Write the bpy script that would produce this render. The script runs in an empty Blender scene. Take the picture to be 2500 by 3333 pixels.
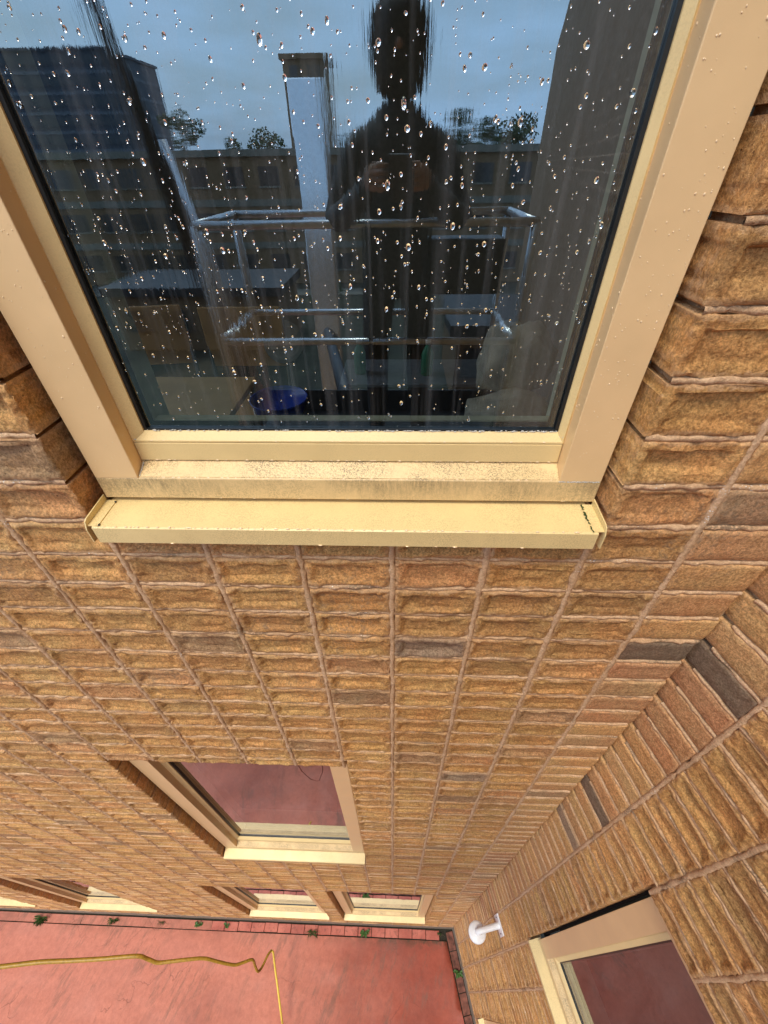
import bpy, bmesh, math, random
import numpy as np
from mathutils import Vector, Matrix
random.seed(7); rng = np.random.default_rng(7)
D = bpy.data; SC = bpy.context.scene; COL = SC.collection

# ------------------------------------------------------------------ camera
F_PX = 1333.73
CR = ((0.99939472, 0.03211861, -0.0133639), (0.01054721, -0.64582489, -0.76341271), (-0.0331505, 0.76280968, -0.64577275))
CAM = Vector((0.01144, -0.68137, 0.72678))
cd = D.cameras.new('camera'); cam = D.objects.new('camera', cd); COL.objects.link(cam)
r, dn, fw = (Vector(v) for v in CR)
M = Matrix((( r[0], -dn[0], -fw[0], CAM[0]), (r[1], -dn[1], -fw[1], CAM[1]), (r[2], -dn[2], -fw[2], CAM[2]), (0, 0, 0, 1)))
cam.matrix_world = M
cd.sensor_fit = 'VERTICAL'; cd.sensor_height = 36.0; cd.lens = 36.0 * F_PX / 3333.0
cd.clip_start = 0.003; cd.clip_end = 2000
SC.camera = cam

# ------------------------------------------------------------------ sky, sun, exposure
SUN_EL, SUN_AZ = math.radians(66), math.radians(205)     # azimuth clockwise from +Y
world = D.worlds.new('World'); SC.world = world; world.use_nodes = True
wn = world.node_tree; wn.nodes.clear()
sky = wn.nodes.new('ShaderNodeTexSky'); sky.sky_type = 'NISHITA'; sky.sun_disc = False
sky.sun_elevation = SUN_EL; sky.sun_rotation = SUN_AZ; sky.air_density = 1.6; sky.dust_density = 4.0; sky.ozone_density = 1.5
tcw = wn.nodes.new('ShaderNodeTexCoord'); mpw = wn.nodes.new('ShaderNodeMapping'); mpw.inputs['Scale'].default_value = (1.2, 1.2, 4.5)
nzw = wn.nodes.new('ShaderNodeTexNoise'); nzw.inputs['Scale'].default_value = 2.6; nzw.inputs['Detail'].default_value = 5; nzw.inputs['Roughness'].default_value = .55
rpw = wn.nodes.new('ShaderNodeValToRGB'); rpw.color_ramp.elements[0].position = .3; rpw.color_ramp.elements[0].color = (.30, .30, .30, 1)
rpw.color_ramp.elements[1].position = .72; rpw.color_ramp.elements[1].color = (.97, .97, .97, 1)
cl = wn.nodes.new('ShaderNodeRGB'); cl.outputs[0].default_value = (7.4, 9.6, 12.6, 1)
cls = wn.nodes.new('ShaderNodeMix'); cls.data_type = 'RGBA'
bgw = wn.nodes.new('ShaderNodeBackground'); bgw.inputs['Strength'].default_value = 0.15
ow = wn.nodes.new('ShaderNodeOutputWorld')
L = wn.links.new
L(tcw.outputs['Generated'], mpw.inputs['Vector']); L(mpw.outputs['Vector'], nzw.inputs['Vector']); L(nzw.outputs['Fac'], rpw.inputs['Fac'])
L(rpw.outputs['Color'], cls.inputs['Factor']); L(sky.outputs['Color'], cls.inputs[6]); L(cl.outputs[0], cls.inputs[7])
L(cls.outputs[2], bgw.inputs['Color']); L(bgw.outputs[0], ow.inputs['Surface'])
sl = D.lights.new('sun', 'SUN'); sl.energy = 1.9; sl.angle = math.radians(16); sl.color = (1, .86, .64)
sun = D.objects.new('sun', sl); COL.objects.link(sun)
sd = Vector((math.sin(SUN_AZ) * math.cos(SUN_EL), math.cos(SUN_AZ) * math.cos(SUN_EL), math.sin(SUN_EL)))
sun.rotation_euler = (-sd).to_track_quat('-Z', 'Y').to_euler(); sun.location = sd * 30
SC.view_settings.view_transform = 'Standard'; SC.view_settings.look = 'None'
SC.view_settings.gamma = 1; SC.view_settings.use_curve_mapping = False
SC.view_settings.exposure = 0.33
SC.render.engine = 'CYCLES'
try:
    SC.cycles.max_bounces = 8; SC.cycles.transparent_max_bounces = 24; SC.cycles.caustics_refractive = False; SC.cycles.caustics_reflective = False
except Exception: pass

# ------------------------------------------------------------------ constants
W = 0.225; H = 0.11075; XC = 0.8974; ANG = math.radians(12.935); OFFB = -0.0449; GZ = -8.0
DB = Vector((math.sin(ANG), -math.cos(ANG), 0)); NB = Vector((-math.cos(ANG), -math.sin(ANG), 0))
ROTB = math.atan2(DB.y, DB.x)

# ------------------------------------------------------------------ node material helper
class NM:
    def __init__(s, name):
        s.m = D.materials.new(name); s.m.use_nodes = True; s.t = s.m.node_tree; s.t.nodes.clear()
        s.out = s.n('OutputMaterial'); s.b = s.n('BsdfPrincipled'); s.l(s.b.outputs[0], s.out.inputs['Surface'])
    def n(s, k, **kw):
        nd = s.t.nodes.new('ShaderNode' + k)
        for a, v in kw.items(): setattr(nd, a, v)
        return nd
    def l(s, a, b): s.t.links.new(a, b)
    def val(s, inp, v):
        if hasattr(v, 'is_output'): s.l(v, inp)
        else: inp.default_value = v
    def math(s, op, a, b=0.0, c=0.0):
        nd = s.n('Math', operation=op); s.val(nd.inputs[0], a); s.val(nd.inputs[1], b); s.val(nd.inputs[2], c); return nd.outputs[0]
    def mix(s, f, a, b, mode='MIX'):
        nd = s.n('Mix', data_type='RGBA', blend_type=mode); s.val(nd.inputs[0], f)
        for i, v in ((6, a), (7, b)):
            if isinstance(v, tuple) and len(v) == 3: v = (*v, 1)
            s.val(nd.inputs[i], v)
        return nd.outputs[2]
    def noise(s, vec, sc, det=3, ro=.55, dist=0.0):
        nd = s.n('TexNoise'); nd.inputs['Scale'].default_value = sc; nd.inputs['Detail'].default_value = det
        nd.inputs['Roughness'].default_value = ro; nd.inputs['Distortion'].default_value = dist
        if vec is not None: s.l(vec, nd.inputs['Vector'])
        return nd.outputs['Fac']
    def ramp(s, f, pts):
        nd = s.n('ValToRGB'); s.l(f, nd.inputs['Fac']); cr = nd.color_ramp
        while len(cr.elements) < len(pts): cr.elements.new(.5)
        for e, (p, c) in zip(cr.elements, pts):
            e.position = p; e.color = (c, c, c, 1) if not isinstance(c, tuple) else (*c, 1)
        return nd.outputs['Color']
    def mapr(s, f, a, b, c=0.0, d=1.0):
        nd = s.n('MapRange'); s.l(f, nd.inputs[0]); nd.inputs[1].default_value = a; nd.inputs[2].default_value = b
        nd.inputs[3].default_value = c; nd.inputs[4].default_value = d; return nd.outputs[0]
    def pos(s, scale=(1, 1, 1), rotz=0.0, loc=(0, 0, 0)):
        g = s.n('NewGeometry'); v = g.outputs['Position']
        if any(loc):
            a = s.n('VectorMath', operation='SUBTRACT'); s.l(v, a.inputs[0]); a.inputs[1].default_value = loc; v = a.outputs[0]
        if rotz:
            rn = s.n('VectorRotate', rotation_type='Z_AXIS'); s.l(v, rn.inputs['Vector']); rn.inputs['Angle'].default_value = rotz; v = rn.outputs[0]
        if scale != (1, 1, 1):
            m = s.n('VectorMath', operation='MULTIPLY'); s.l(v, m.inputs[0]); m.inputs[1].default_value = scale; v = m.outputs[0]
        return v
    def bump(s, h, dist, strength=1.0, normal=None):
        nd = s.n('Bump'); nd.inputs['Strength'].default_value = strength; nd.inputs['Distance'].default_value = dist
        s.l(h, nd.inputs['Height'])
        if normal is not None: s.l(normal, nd.inputs['Normal'])
        return nd.outputs[0]
    def set(s, **kw):
        for k, v in kw.items():
            k = k.replace('_', ' ')
            if isinstance(v, tuple) and len(v) == 3: v = (*v, 1)
            s.val(s.b.inputs[k], v)
        return s

def plain(name, c, rough=.5, metal=0.0, var=.12, sc=30, bump=0.0, spec=None):
    q = NM(name); p = q.pos(); n = q.noise(p, sc, 4)
    lo = tuple(x * (1 - var) for x in c); hi = tuple(min(1, x * (1 + var)) for x in c)
    q.set(Base_Color=q.mix(q.mapr(n, .3, .7), lo, hi), Roughness=rough, Metallic=metal)
    if bump: q.set(Normal=q.bump(n, bump))
    return q.m

# ------------------------------------------------------------------ brick, mortar
def brick_material(name, local, kind='frog'):
    q = NM(name)
    p = q.pos(rotz=(-ROTB if local == 'B' else 0.0), loc=((XC, 0, 0) if local == 'B' else (0, 0, 0)))
    sx = q.n('SeparateXYZ'); q.l(p, sx.inputs[0])
    cx = q.math('FLOOR', q.math('DIVIDE', q.math('SUBTRACT', sx.outputs[0], OFFB if local == 'B' else 0.0), W))
    cz = q.math('FLOOR', q.math('DIVIDE', q.math('MULTIPLY', sx.outputs[2], -1.0), H))
    cb = q.n('CombineXYZ'); q.l(cx, cb.inputs[0]); q.l(cz, cb.inputs[1]); cb.inputs[2].default_value = 3.7 if local == 'B' else 0.3
    wn_ = q.n('TexWhiteNoise', noise_dimensions='3D'); q.l(cb.outputs[0], wn_.inputs['Vector'])
    v = wn_.outputs['Value']
    if kind == 'frog':
        tone = q.ramp(v, [(0.0, (0.411, 0.240, 0.094)), (.25, (0.484, 0.277, 0.102)), (.55, (0.532, 0.308, 0.110)), (.8, (0.581, 0.350, 0.132)), (.93, (0.532, 0.289, 0.122)), (.985, (0.363, 0.235, 0.122))])
    elif kind == 'smooth':
        tone = q.ramp(v, [(0.0, (0.567, 0.361, 0.152)), (.3, (0.534, 0.324, 0.132)), (.55, (0.488, 0.288, 0.125)), (.74, (0.476, 0.251, 0.125)), (.84, (0.545, 0.343, 0.152)), (.97, (0.352, 0.233, 0.132))])
    elif kind == 'dusk': tone = q.ramp(v, [(0.0, (0.281, 0.199, 0.131)), (1.0, (0.330, 0.235, 0.148))])
    else:
        tone = q.ramp(v, [(0.0, (0.155, 0.107, 0.071)), (1.0, (0.197, 0.143, 0.095))])
    big = q.noise(p, 5.5, 5, .6); med = q.noise(p, 42, 8, .74, .5); fine = q.noise(p, 170, 5, .8); grit = q.noise(p, 620, 2, .6); mid2 = q.noise(p, 75, 4, .7)
    c = q.mix(q.mapr(big, .38, .62), tone, q.mix(1.0, tone, (1.08, .93, .90), 'MULTIPLY'))
    c = q.mix(q.mapr(med, .50, .62, 0, .8), c, q.mix(1.0, c, (.74, .68, .60), 'MULTIPLY'))
    c = q.mix(q.mapr(med, .30, .42, .45, 0), c, q.mix(1.0, c, (1.22, 1.24, 1.22), 'MULTIPLY'))
    c = q.mix(q.mapr(fine, .40, .60, .0, 1.0), q.mix(1.0, c, (.62, .60, .56), 'MULTIPLY'), q.mix(1.0, c, (1.36, 1.36, 1.36), 'MULTIPLY'))
    if kind != 'dark':
        fxc = q.math('FRACT', q.math('DIVIDE', q.math('SUBTRACT', sx.outputs[0], OFFB if local == 'B' else 0.0), W)); fzc = q.math('FRACT', q.math('DIVIDE', q.math('MULTIPLY', sx.outputs[2], -1.0), H))
        ex = q.math('MULTIPLY', q.math('MINIMUM', fxc, q.math('SUBTRACT', 1.0, fxc)), W); ez = q.math('MULTIPLY', q.math('MINIMUM', fzc, q.math('SUBTRACT', 1.0, fzc)), H)
        ed = q.math('MINIMUM', ex, ez); rag = q.math('MULTIPLY', q.math('SUBTRACT', q.noise(p, 34, 5, .75, .8), .5), .040)
        sm = q.mapr(q.math('ADD', ed, rag), .011, .017, 1, 0); sm = q.math('MULTIPLY', sm, q.mapr(q.noise(p, 6.3, 3), .38, .60, .35, 1.0))
        c = q.mix(q.math('MULTIPLY', sm, .8 if kind == 'frog' else .35), c, q.mix(q.mapr(fine, .35, .65), (.50, .295, .145), (.70, .44, .245)))
    c = q.mix(q.mapr(mid2, .53, .63, 0, .55), c, q.mix(1.0, c, (.62, .54, .46), 'MULTIPLY')); c = q.mix(q.mapr(mid2, .37, .46, .45, 0), c, q.mix(1.0, c, (1.28, 1.28, 1.25), 'MULTIPLY'))
    # grey weathering and pale salt bloom in patches, dark pits
    wth = q.math('MULTIPLY', q.mapr(q.noise(p, 2.3, 4, .6), .5, .68), q.mapr(q.noise(p, 75, 3, .7), .5, .62))
    c = q.mix(q.math('MULTIPLY', wth, .4), c, (.26, .215, .15))
    st = q.pos(scale=(14, 14, 1.1), rotz=(-ROTB if local == 'B' else 0.0))
    strk = q.math('MULTIPLY', q.mapr(q.noise(st, 1.0, 4, .6), .54, .70), q.mapr(q.noise(p, .9, 2), .42, .62))
    c = q.mix(q.math('MULTIPLY', strk, .35), c, q.mix(1.0, c, (.52, .46, .40), 'MULTIPLY'))
    vo = q.n('TexVoronoi'); vo.inputs['Scale'].default_value = 85; q.l(p, vo.inputs['Vector'])
    pit = q.mapr(vo.outputs['Distance'], .08, .17, 1, 0)
    pitm = q.math('MULTIPLY', pit, q.mapr(q.noise(p, 17, 2), .56, .64))
    c = q.mix(pitm, c, q.mix(1.0, c, (.38, .32, .28), 'MULTIPLY'))
    hgt = q.math('ADD', q.math('MULTIPLY', med, 1.0 if kind == 'frog' else .45), q.math('MULTIPLY', fine, .5))
    hgt = q.math('ADD', hgt, q.math('MULTIPLY', grit, .16)); hgt = q.math('ADD', hgt, q.math('MULTIPLY', mid2, .6)); hgt = q.math('SUBTRACT', hgt, q.math('MULTIPLY', pitm, .8))
    q.set(Base_Color=c, Roughness=q.mapr(med, .3, .7, .5, .82), Normal=q.bump(hgt, .0052 if kind == 'frog' else .0035, 1.0))
    q.b.inputs['Specular IOR Level'].default_value = .35
    return q.m

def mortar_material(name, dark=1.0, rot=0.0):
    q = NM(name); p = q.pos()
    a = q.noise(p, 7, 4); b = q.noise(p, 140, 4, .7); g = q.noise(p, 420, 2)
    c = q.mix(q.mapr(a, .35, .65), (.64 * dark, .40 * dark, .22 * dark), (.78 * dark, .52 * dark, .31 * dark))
    c = q.mix(q.mapr(b, .35, .65), q.mix(1.0, c, (.62, .58, .55), 'MULTIPLY'), c)
    vo = q.n('TexVoronoi'); vo.inputs['Scale'].default_value = 150; q.l(p, vo.inputs['Vector'])
    sp = q.math('MULTIPLY', q.mapr(vo.outputs['Distance'], .22, .34, 1, 0), q.mapr(q.noise(p, 3.1, 3), .57, .63))
    sp = q.math('MULTIPLY', sp, q.mapr(q.noise(p, 24, 2), .5, .58))
    c = q.mix(sp, c, (.80, .74, .64))
    dk = q.math('MULTIPLY', q.mapr(q.noise(p, 4.4, 3), .58, .66), q.mapr(vo.outputs['Distance'], .4, .5)); c = q.mix(q.math('MULTIPLY', dk, .6), c, (.12, .09, .06))
    q.set(Base_Color=c, Roughness=.8, Normal=q.bump(q.math('ADD', b, q.math('MULTIPLY', g, .5)), .0035, .9)); return q.m

M_BRICK = {k: brick_material('brick_clay_' + k.lower(), k) for k in 'AB'}
M_SMOOTH = {k: brick_material('brick_smooth_' + k.lower(), k, 'smooth') for k in 'AB'}
M_DUSK = {k: brick_material('brick_weathered_' + k.lower(), k, 'dusk') for k in 'AB'}
M_DARK = {k: brick_material('brick_dark_' + k.lower(), k, 'dark') for k in 'AB'}
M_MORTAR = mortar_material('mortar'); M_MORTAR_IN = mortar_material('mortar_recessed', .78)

# ------------------------------------------------------------------ window materials
def cream(name, col, dirt=0.0, streak=0.0):
    q = NM(name); p = q.pos(); n1 = q.noise(p, 9, 3); n2 = q.noise(p, 900, 2, .6)
    c = q.mix(q.mapr(n1, .3, .7), tuple(x * .95 for x in col), tuple(min(1, x * 1.03) for x in col))
    if dirt:
        pa = q.mapr(q.noise(p, 8, 4, .6), .34, .56); sp = q.mapr(q.noise(p, 330, 3, .75), .47, .58); sp2 = q.mapr(q.noise(p, 120, 4, .7), .52, .66)
        c = q.mix(q.math('MULTIPLY', q.math('MULTIPLY', pa, sp), dirt), c, (.17, .12, .06))
        c = q.mix(q.math('MULTIPLY', sp2, dirt * .22), c, (.30, .22, .10))
    if streak:
        ps = q.pos(scale=(1, 1, .22)); k = q.mapr(q.noise(ps, 120, 8, .85), .38, .60); k = q.math('MULTIPLY', k, q.mapr(q.noise(p, 3.5, 3), .36, .54, .12, 1.0)); sz_ = q.n('SeparateXYZ'); q.l(p, sz_.inputs[0]); k = q.math('MULTIPLY', k, q.mapr(q.math('ADD', sz_.outputs[2], q.math('MULTIPLY', q.noise(ps, 60, 3), .03)), .150, .200, .10, 1.0)); k = q.math('MULTIPLY', k, q.mapr(q.noise(p, 420, 3, .7), .3, .55, .35, 1))
        c = q.mix(q.math('MULTIPLY', k, streak), c, (.24, .17, .09))
    q.set(Base_Color=c, Roughness=q.mapr(n1, .3, .7, .30, .42), Normal=q.bump(n2, .0003, .5)); q.b.inputs['Specular IOR Level'].default_value = .45
    return q.m
CREAM = (.79, .545, .285)
M_JAMB = cream('painted_aluminium', CREAM); M_LEDGE = cream('painted_aluminium_dirty', (.78, .57, .29), .95); M_RAIL = cream('painted_aluminium_streaked', (.78, .56, .28), .4, .95)
M_SILL = cream('painted_sill', (.80, .62, .295), .28); M_SASH = cream('painted_sash', (.80, .60, .29), .10)
M_GASKET = plain('rubber_gasket', (.012, .014, .015), .35, var=.3)
M_SPACER = plain('glass_spacer', (.030, .045, .055), .3, .3, var=.25, sc=400)
M_INFRAME = plain('inner_frame', (.70, .74, .56), .5); M_REVEAL = plain('inner_reveal', (.30, .31, .27), .8)
M_GAPSHADE = plain('gap_shade_black', (.006, .006, .006), .9); M_MOSS = plain('moss', (.03, .055, .012), .95, sc=300, var=.5)
M_RESID = plain('chalky_residue', (.62, .60, .56), .9, var=.5, sc=600)

def glass_material(name, wet):
    q = NM(name); q.t.nodes.remove(q.b)
    fr = q.n('Fresnel'); fr.inputs['IOR'].default_value = 1.55
    f = q.math('MULTIPLY', fr.outputs[0], 6.2 if wet else 2.0); f = q.math('MINIMUM', f, .93)
    gl = q.n('BsdfGlossy'); gl.inputs['Color'].default_value = (.64, .85, 1.0, 1) if wet else (.80, .84, .95, 1)  # blue of the mirrored sky is put into the gloss tint
    tr = q.n('BsdfTransparent'); tr.inputs['Color'].default_value = (.86, .86, .80, 1)
    if wet:
        gl.inputs['Roughness'].default_value = .0
        p = q.pos(scale=(150, 150, 4.2)); s1 = q.noise(p, 1.0, 4, .6, .3)
        pm = q.pos(scale=(6.5, 1, 1.2)); mask = q.mapr(q.noise(pm, 1.0, 3), .42, .66)
        film = q.noise(q.pos(scale=(14, 14, 7)), 1.0, 3)
        hh = q.math('ADD', q.math('MULTIPLY', s1, mask), q.math('MULTIPLY', film, .10))
        nb = q.bump(hh, .0004, .30); q.l(nb, gl.inputs['Normal'])
        df = q.n('BsdfDiffuse'); df.inputs['Color'].default_value = (.5, .52, .55, 1)
        dirt = q.math('MULTIPLY', q.mapr(q.noise(q.pos(scale=(70, 70, 1.6)), 1.0, 5), .48, .70), .06)
        mx = q.n('MixShader'); q.l(f, mx.inputs[0]); q.l(tr.outputs[0], mx.inputs[1]); q.l(gl.outputs[0], mx.inputs[2])
        m2 = q.n('MixShader'); q.l(dirt, m2.inputs[0]); q.l(mx.outputs[0], m2.inputs[1]); q.l(df.outputs[0], m2.inputs[2]); q.l(m2.outputs[0], q.out.inputs['Surface'])
    else:
        gl.inputs['Roughness'].default_value = .015
        q.l(q.bump(q.noise(q.pos(), 5, 2), .002, .15), gl.inputs['Normal'])
        mx = q.n('MixShader'); q.l(f, mx.inputs[0]); q.l(tr.outputs[0], mx.inputs[1]); q.l(gl.outputs[0], mx.inputs[2]); q.l(mx.outputs[0], q.out.inputs['Surface'])
    return q.m
M_GLASS_WET = glass_material('wet_window_glass', True); M_GLASS = glass_material('window_glass', False)
qw = NM('water'); qw.set(Base_Color=(1, 1, 1), Roughness=0.0, IOR=1.33); qw.b.inputs['Transmission Weight'].default_value = 1.0
M_WATER = qw.m
M_FILM = plain('water_on_paint', (.86, .66, .42), .08, var=.03)

# ------------------------------------------------------------------ mesh helpers
def link(name, me, mat=None, parent=None, mw=None, **props):
    o = D.objects.new(name, me); COL.objects.link(o)
    if mat is not None and me is not None:
        if len(me.materials) == 0: me.materials.append(None)
        o.material_slots[0].link = 'OBJECT'; o.material_slots[0].material = mat
    if parent is not None: o.parent = parent
    for k, v in props.items(): o[k] = v
    return o
def mesh(name, v, f, smooth=False):
    me = D.meshes.new(name); me.from_pydata([tuple(map(float, x)) for x in v], [], f); me.update()
    if smooth: me.polygons.foreach_set('use_smooth', [True] * len(me.polygons))
    return me
def mesh_np(name, v, quads, smooth=False):
    me = D.meshes.new(name); v = np.asarray(v, dtype=np.float32); quads = np.asarray(quads, dtype=np.int32)
    me.vertices.add(len(v)); me.vertices.foreach_set('co', v.ravel()); n = len(quads)
    me.loops.add(n * 4); me.polygons.add(n); me.loops.foreach_set('vertex_index', quads.ravel())
    me.polygons.foreach_set('loop_start', np.arange(0, n * 4, 4, dtype=np.int32)); me.polygons.foreach_set('loop_total', np.full(n, 4, dtype=np.int32))
    if smooth: me.polygons.foreach_set('use_smooth', np.ones(n, dtype=bool))
    me.update(); me.validate(); return me
class MB:
    def __init__(s): s.v = []; s.f = []
    def add(s, v, f): b = len(s.v); s.v += list(v); s.f += [tuple(i + b for i in q) for q in f]
    def box(s, x0, x1, y0, y1, z0, z1):
        s.add([(x0, y0, z0), (x1, y0, z0), (x1, y1, z0), (x0, y1, z0), (x0, y0, z1), (x1, y0, z1), (x1, y1, z1), (x0, y1, z1)],
              [(0, 3, 2, 1), (4, 5, 6, 7), (0, 1, 5, 4), (1, 2, 6, 5), (2, 3, 7, 6), (3, 0, 4, 7)])
    def extrude_x(s, prof, x0, x1, m0=None, m1=None):   # closed profile of (y, z); optional mitre functions
        n = len(prof); a = [((m0(y, z) if m0 else x0), y, z) for y, z in prof]; b = [((m1(y, z) if m1 else x1), y, z) for y, z in prof]
        s.add(a + b, [(i, (i + 1) % n, n + (i + 1) % n, n + i) for i in range(n)] + [tuple(range(n))[::-1], tuple(range(n, 2 * n))])
    def tube(s, pts, rad, seg=10, cap=True):
        pts = [Vector(p) for p in pts]; n = len(pts); rs = rad if isinstance(rad, (list, tuple)) else [rad] * n
        up = Vector((0, 0, 1)); base = len(s.v); t0 = (pts[1] - pts[0]).normalized()
        a = t0.cross(up if abs(t0.z) < .9 else Vector((1, 0, 0))).normalized()
        for i, p in enumerate(pts):
            t = (pts[min(i + 1, n - 1)] - pts[max(i - 1, 0)]).normalized(); a = (a - t * a.dot(t)).normalized(); b = t.cross(a)
            for k in range(seg):
                w = 2 * math.pi * k / seg; s.v.append(tuple(p + (a * math.cos(w) + b * math.sin(w)) * rs[i]))
        for i in range(n - 1):
            for k in range(seg):
                k2 = (k + 1) % seg; s.f.append((base + i * seg + k, base + i * seg + k2, base + (i + 1) * seg + k2, base + (i + 1) * seg + k))
        if cap: s.f.append(tuple(base + k for k in range(seg))[::-1]); s.f.append(tuple(base + (n - 1) * seg + k for k in range(seg)))
    def lathe(s, prof, seg=32, c=(0, 0, 0)):  # profile of (r, z)
        b = len(s.v)
        for rr, z in prof:
            for k in range(seg): w = 2 * math.pi * k / seg; s.v.append((c[0] + rr * math.cos(w), c[1] + rr * math.sin(w), c[2] + z))
        for i in range(len(prof) - 1):
            for k in range(seg): k2 = (k + 1) % seg; s.f.append((b + i * seg + k, b + i * seg + k2, b + (i + 1) * seg + k2, b + (i + 1) * seg + k))
        s.f.append(tuple(b + k for k in range(seg))[::-1]); s.f.append(tuple(b + (len(prof) - 1) * seg + k for k in range(seg)))
    def mesh(s, name, smooth=False): return mesh(name, s.v, s.f, smooth)
def bevel(me, w, seg=2):
    bm = bmesh.new(); bm.from_mesh(me); bmesh.ops.remove_doubles(bm, verts=bm.verts, dist=1e-6); bmesh.ops.recalc_face_normals(bm, faces=bm.faces)
    bmesh.ops.bevel(bm, geom=[e for e in bm.edges if e.calc_face_angle(0) > .5], offset=w, segments=seg, affect='EDGES', profile=.5, clamp_overlap=True)
    bm.to_mesh(me); bm.free(); return me
def empty(name, loc=(0, 0, 0), rz=0, parent=None, **props):
    o = D.objects.new(name, None); COL.objects.link(o); o.location = loc; o.rotation_euler = (0, 0, rz); o.empty_display_size = .05
    if parent is not None: o.parent = parent
    for k, v in props.items(): o[k] = v
    return o
def smoothstep(a, b, x):
    t = np.clip((x - a) / (b - a), 0, 1); return t * t * (3 - 2 * t)
def lownoise(nx, nz, amp, k=3):
    a = rng.normal(size=(nz, nx))
    for _ in range(k):
        p = np.pad(a, 1, mode='edge'); a = (p[1:-1, 1:-1] * 2 + p[:-2, 1:-1] + p[2:, 1:-1] + p[1:-1, :-2] + p[1:-1, 2:]) / 6
    return a / (a.std() + 1e-9) * amp

# ------------------------------------------------------------------ brick shapes: a face with a pressed hollow (frog), or a smooth face
LB, HB, DEP = W - .012, H - .0105, .100
def brick_grid(kind, res, extra=0.0):
    """vertices and quads of one brick: x 0..LB, z -HB..0, front about y=0, back at DEP"""
    if res == 'high':
        xs = np.array([0, .002, .006, .013, .019, .025, .031, .038, .052, .075, .098, .121, .144, .163, .175, .182, .188, .194, .200, .207, .211, LB]); zs = np.array([0, .002, .006, .013, .018, .022, .027, .036, .046, .055, .063, .068, .073, .079, .085, .092, .098, HB])
    else:
        xs = np.array([0, .004, .020, .033, .105, .178, .193, .209, LB]); zs = np.array([0, .003, .019, .024, .062, .074, .082, .097, HB])
    X, Z = np.meshgrid(xs, zs); nz, nx = X.shape
    e0 = np.minimum(X, LB - X); e1 = np.minimum(Z, HB - Z); e = np.minimum(e0, e1)
    y = .0045 * (1 - smoothstep(0, .0045, e)) ** 1.5
    if kind == 'frog':
        j = rng.uniform(-.006, .007, 4); tl = rng.normal(0, .0012, nx).cumsum() * .45; bl = rng.normal(0, .0011, nx).cumsum() * .45
        tl -= tl.mean(); bl -= bl.mean(); dp = rng.choice([rng.uniform(.004, .007), rng.uniform(.007, .010), rng.uniform(.009, .012)])
        top = smoothstep(.0170 + j[0] + tl[None, :], .0200 + j[0] + tl[None, :], Z)
        bw = rng.uniform(.004, .022); bot = smoothstep(.0125 + j[1] * .4 + bl[None, :], .0165 + bw + j[1] * .4 + bl[None, :], HB - Z)
        lf = smoothstep(.016 + j[2], .034 + j[2], X); rt = smoothstep(.015 + j[3], .031 + j[3], LB - X)
        y = y + dp * np.minimum(np.minimum(top, bot), np.minimum(lf, rt))
        if rng.random() < .6:   # a little ledge low in the hollow
            zz = rng.uniform(.066, .076); y = y - .0035 * np.exp(-((Z - zz) / .004) ** 2) * (lf * rt)
        y = y + lownoise(nx, nz, .0016 if res == 'high' else .0010, 1) + lownoise(nx, nz, .0009, 5)
        if rng.random() < .35: cxx, czz = rng.uniform(.02, LB - .02), rng.choice([.012, HB - .012]); y = y + .006 * np.exp(-((X - cxx) / .014) ** 2 - ((Z - czz) / .008) ** 2)
    else:
        y = y + .0035 * smoothstep(.06, HB, Z) + lownoise(nx, nz, .0007, 2) + .003 * (1 - smoothstep(0, .012, HB - Z))
    if res == 'high':
        X = X + np.where((e0 > .001), lownoise(nx, nz, .0008, 1), lownoise(nx, nz, .0009, 1)); Zj = Z + lownoise(nx, nz, .0008, 1)
    else: Zj = Z
    V = np.stack([X, y, -Zj], -1).reshape(-1, 3); idx = np.arange(nx * nz).reshape(nz, nx)
    Q = np.stack([idx[:-1, :-1], idx[1:, :-1], idx[1:, 1:], idx[:-1, 1:]], -1).reshape(-1, 4)
    ring = np.concatenate([idx[0, :], idx[1:, -1], idx[-1, -2::-1], idx[-2:0:-1, 0]])
    b = V[ring].copy(); b[:, 1] = DEP; nb = len(V); V = np.vstack([V, b]); k = np.arange(len(ring)); k2 = (k + 1) % len(ring)
    Q = np.vstack([Q, np.stack([ring[k], ring[k2], nb + k2, nb + k], -1)])
    return V, Q
HI = {'frog': [], 'smooth': []}; LO = {'frog': [], 'smooth': []}
for kd, nh in (('frog', 26), ('smooth', 8)):
    for i in range(nh):
        v, f = brick_grid(kd, 'high'); me = mesh_np('brick_mesh', v, f, True); me.set_sharp_from_angle(angle=math.radians(50)); HI[kd].append(me)
    for i in range(16): LO[kd].append(brick_grid(kd, 'low'))

def cam_px(P):
    d = Vector(P) - CAM; z = d.dot(fw)
    return (1250 + F_PX * d.dot(r) / z, 1666.5 + F_PX * d.dot(dn) / z, z) if z > .02 else None

OPEN_A = [(-3, 2, -20.0, -1), (-6, -1, 12.72, 31.6), (-3, 2, 45.2, 66.8), (-9, -4, 45.2, 66.8), (-20, -15, 45.2, 66.8), (-28, -23, 45.2, 66.8)]
OPEN_B = [(2, 7, 12.72, 31.6), (4, 9, 45.2, 66.8)]
# dark individual bricks seen in the photograph (column, course)
DARK_A = {(3, 3), (0, 3), (1, 13)}
DARK_B = {(0, 3), (0, 13), (0, 17)}

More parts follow.
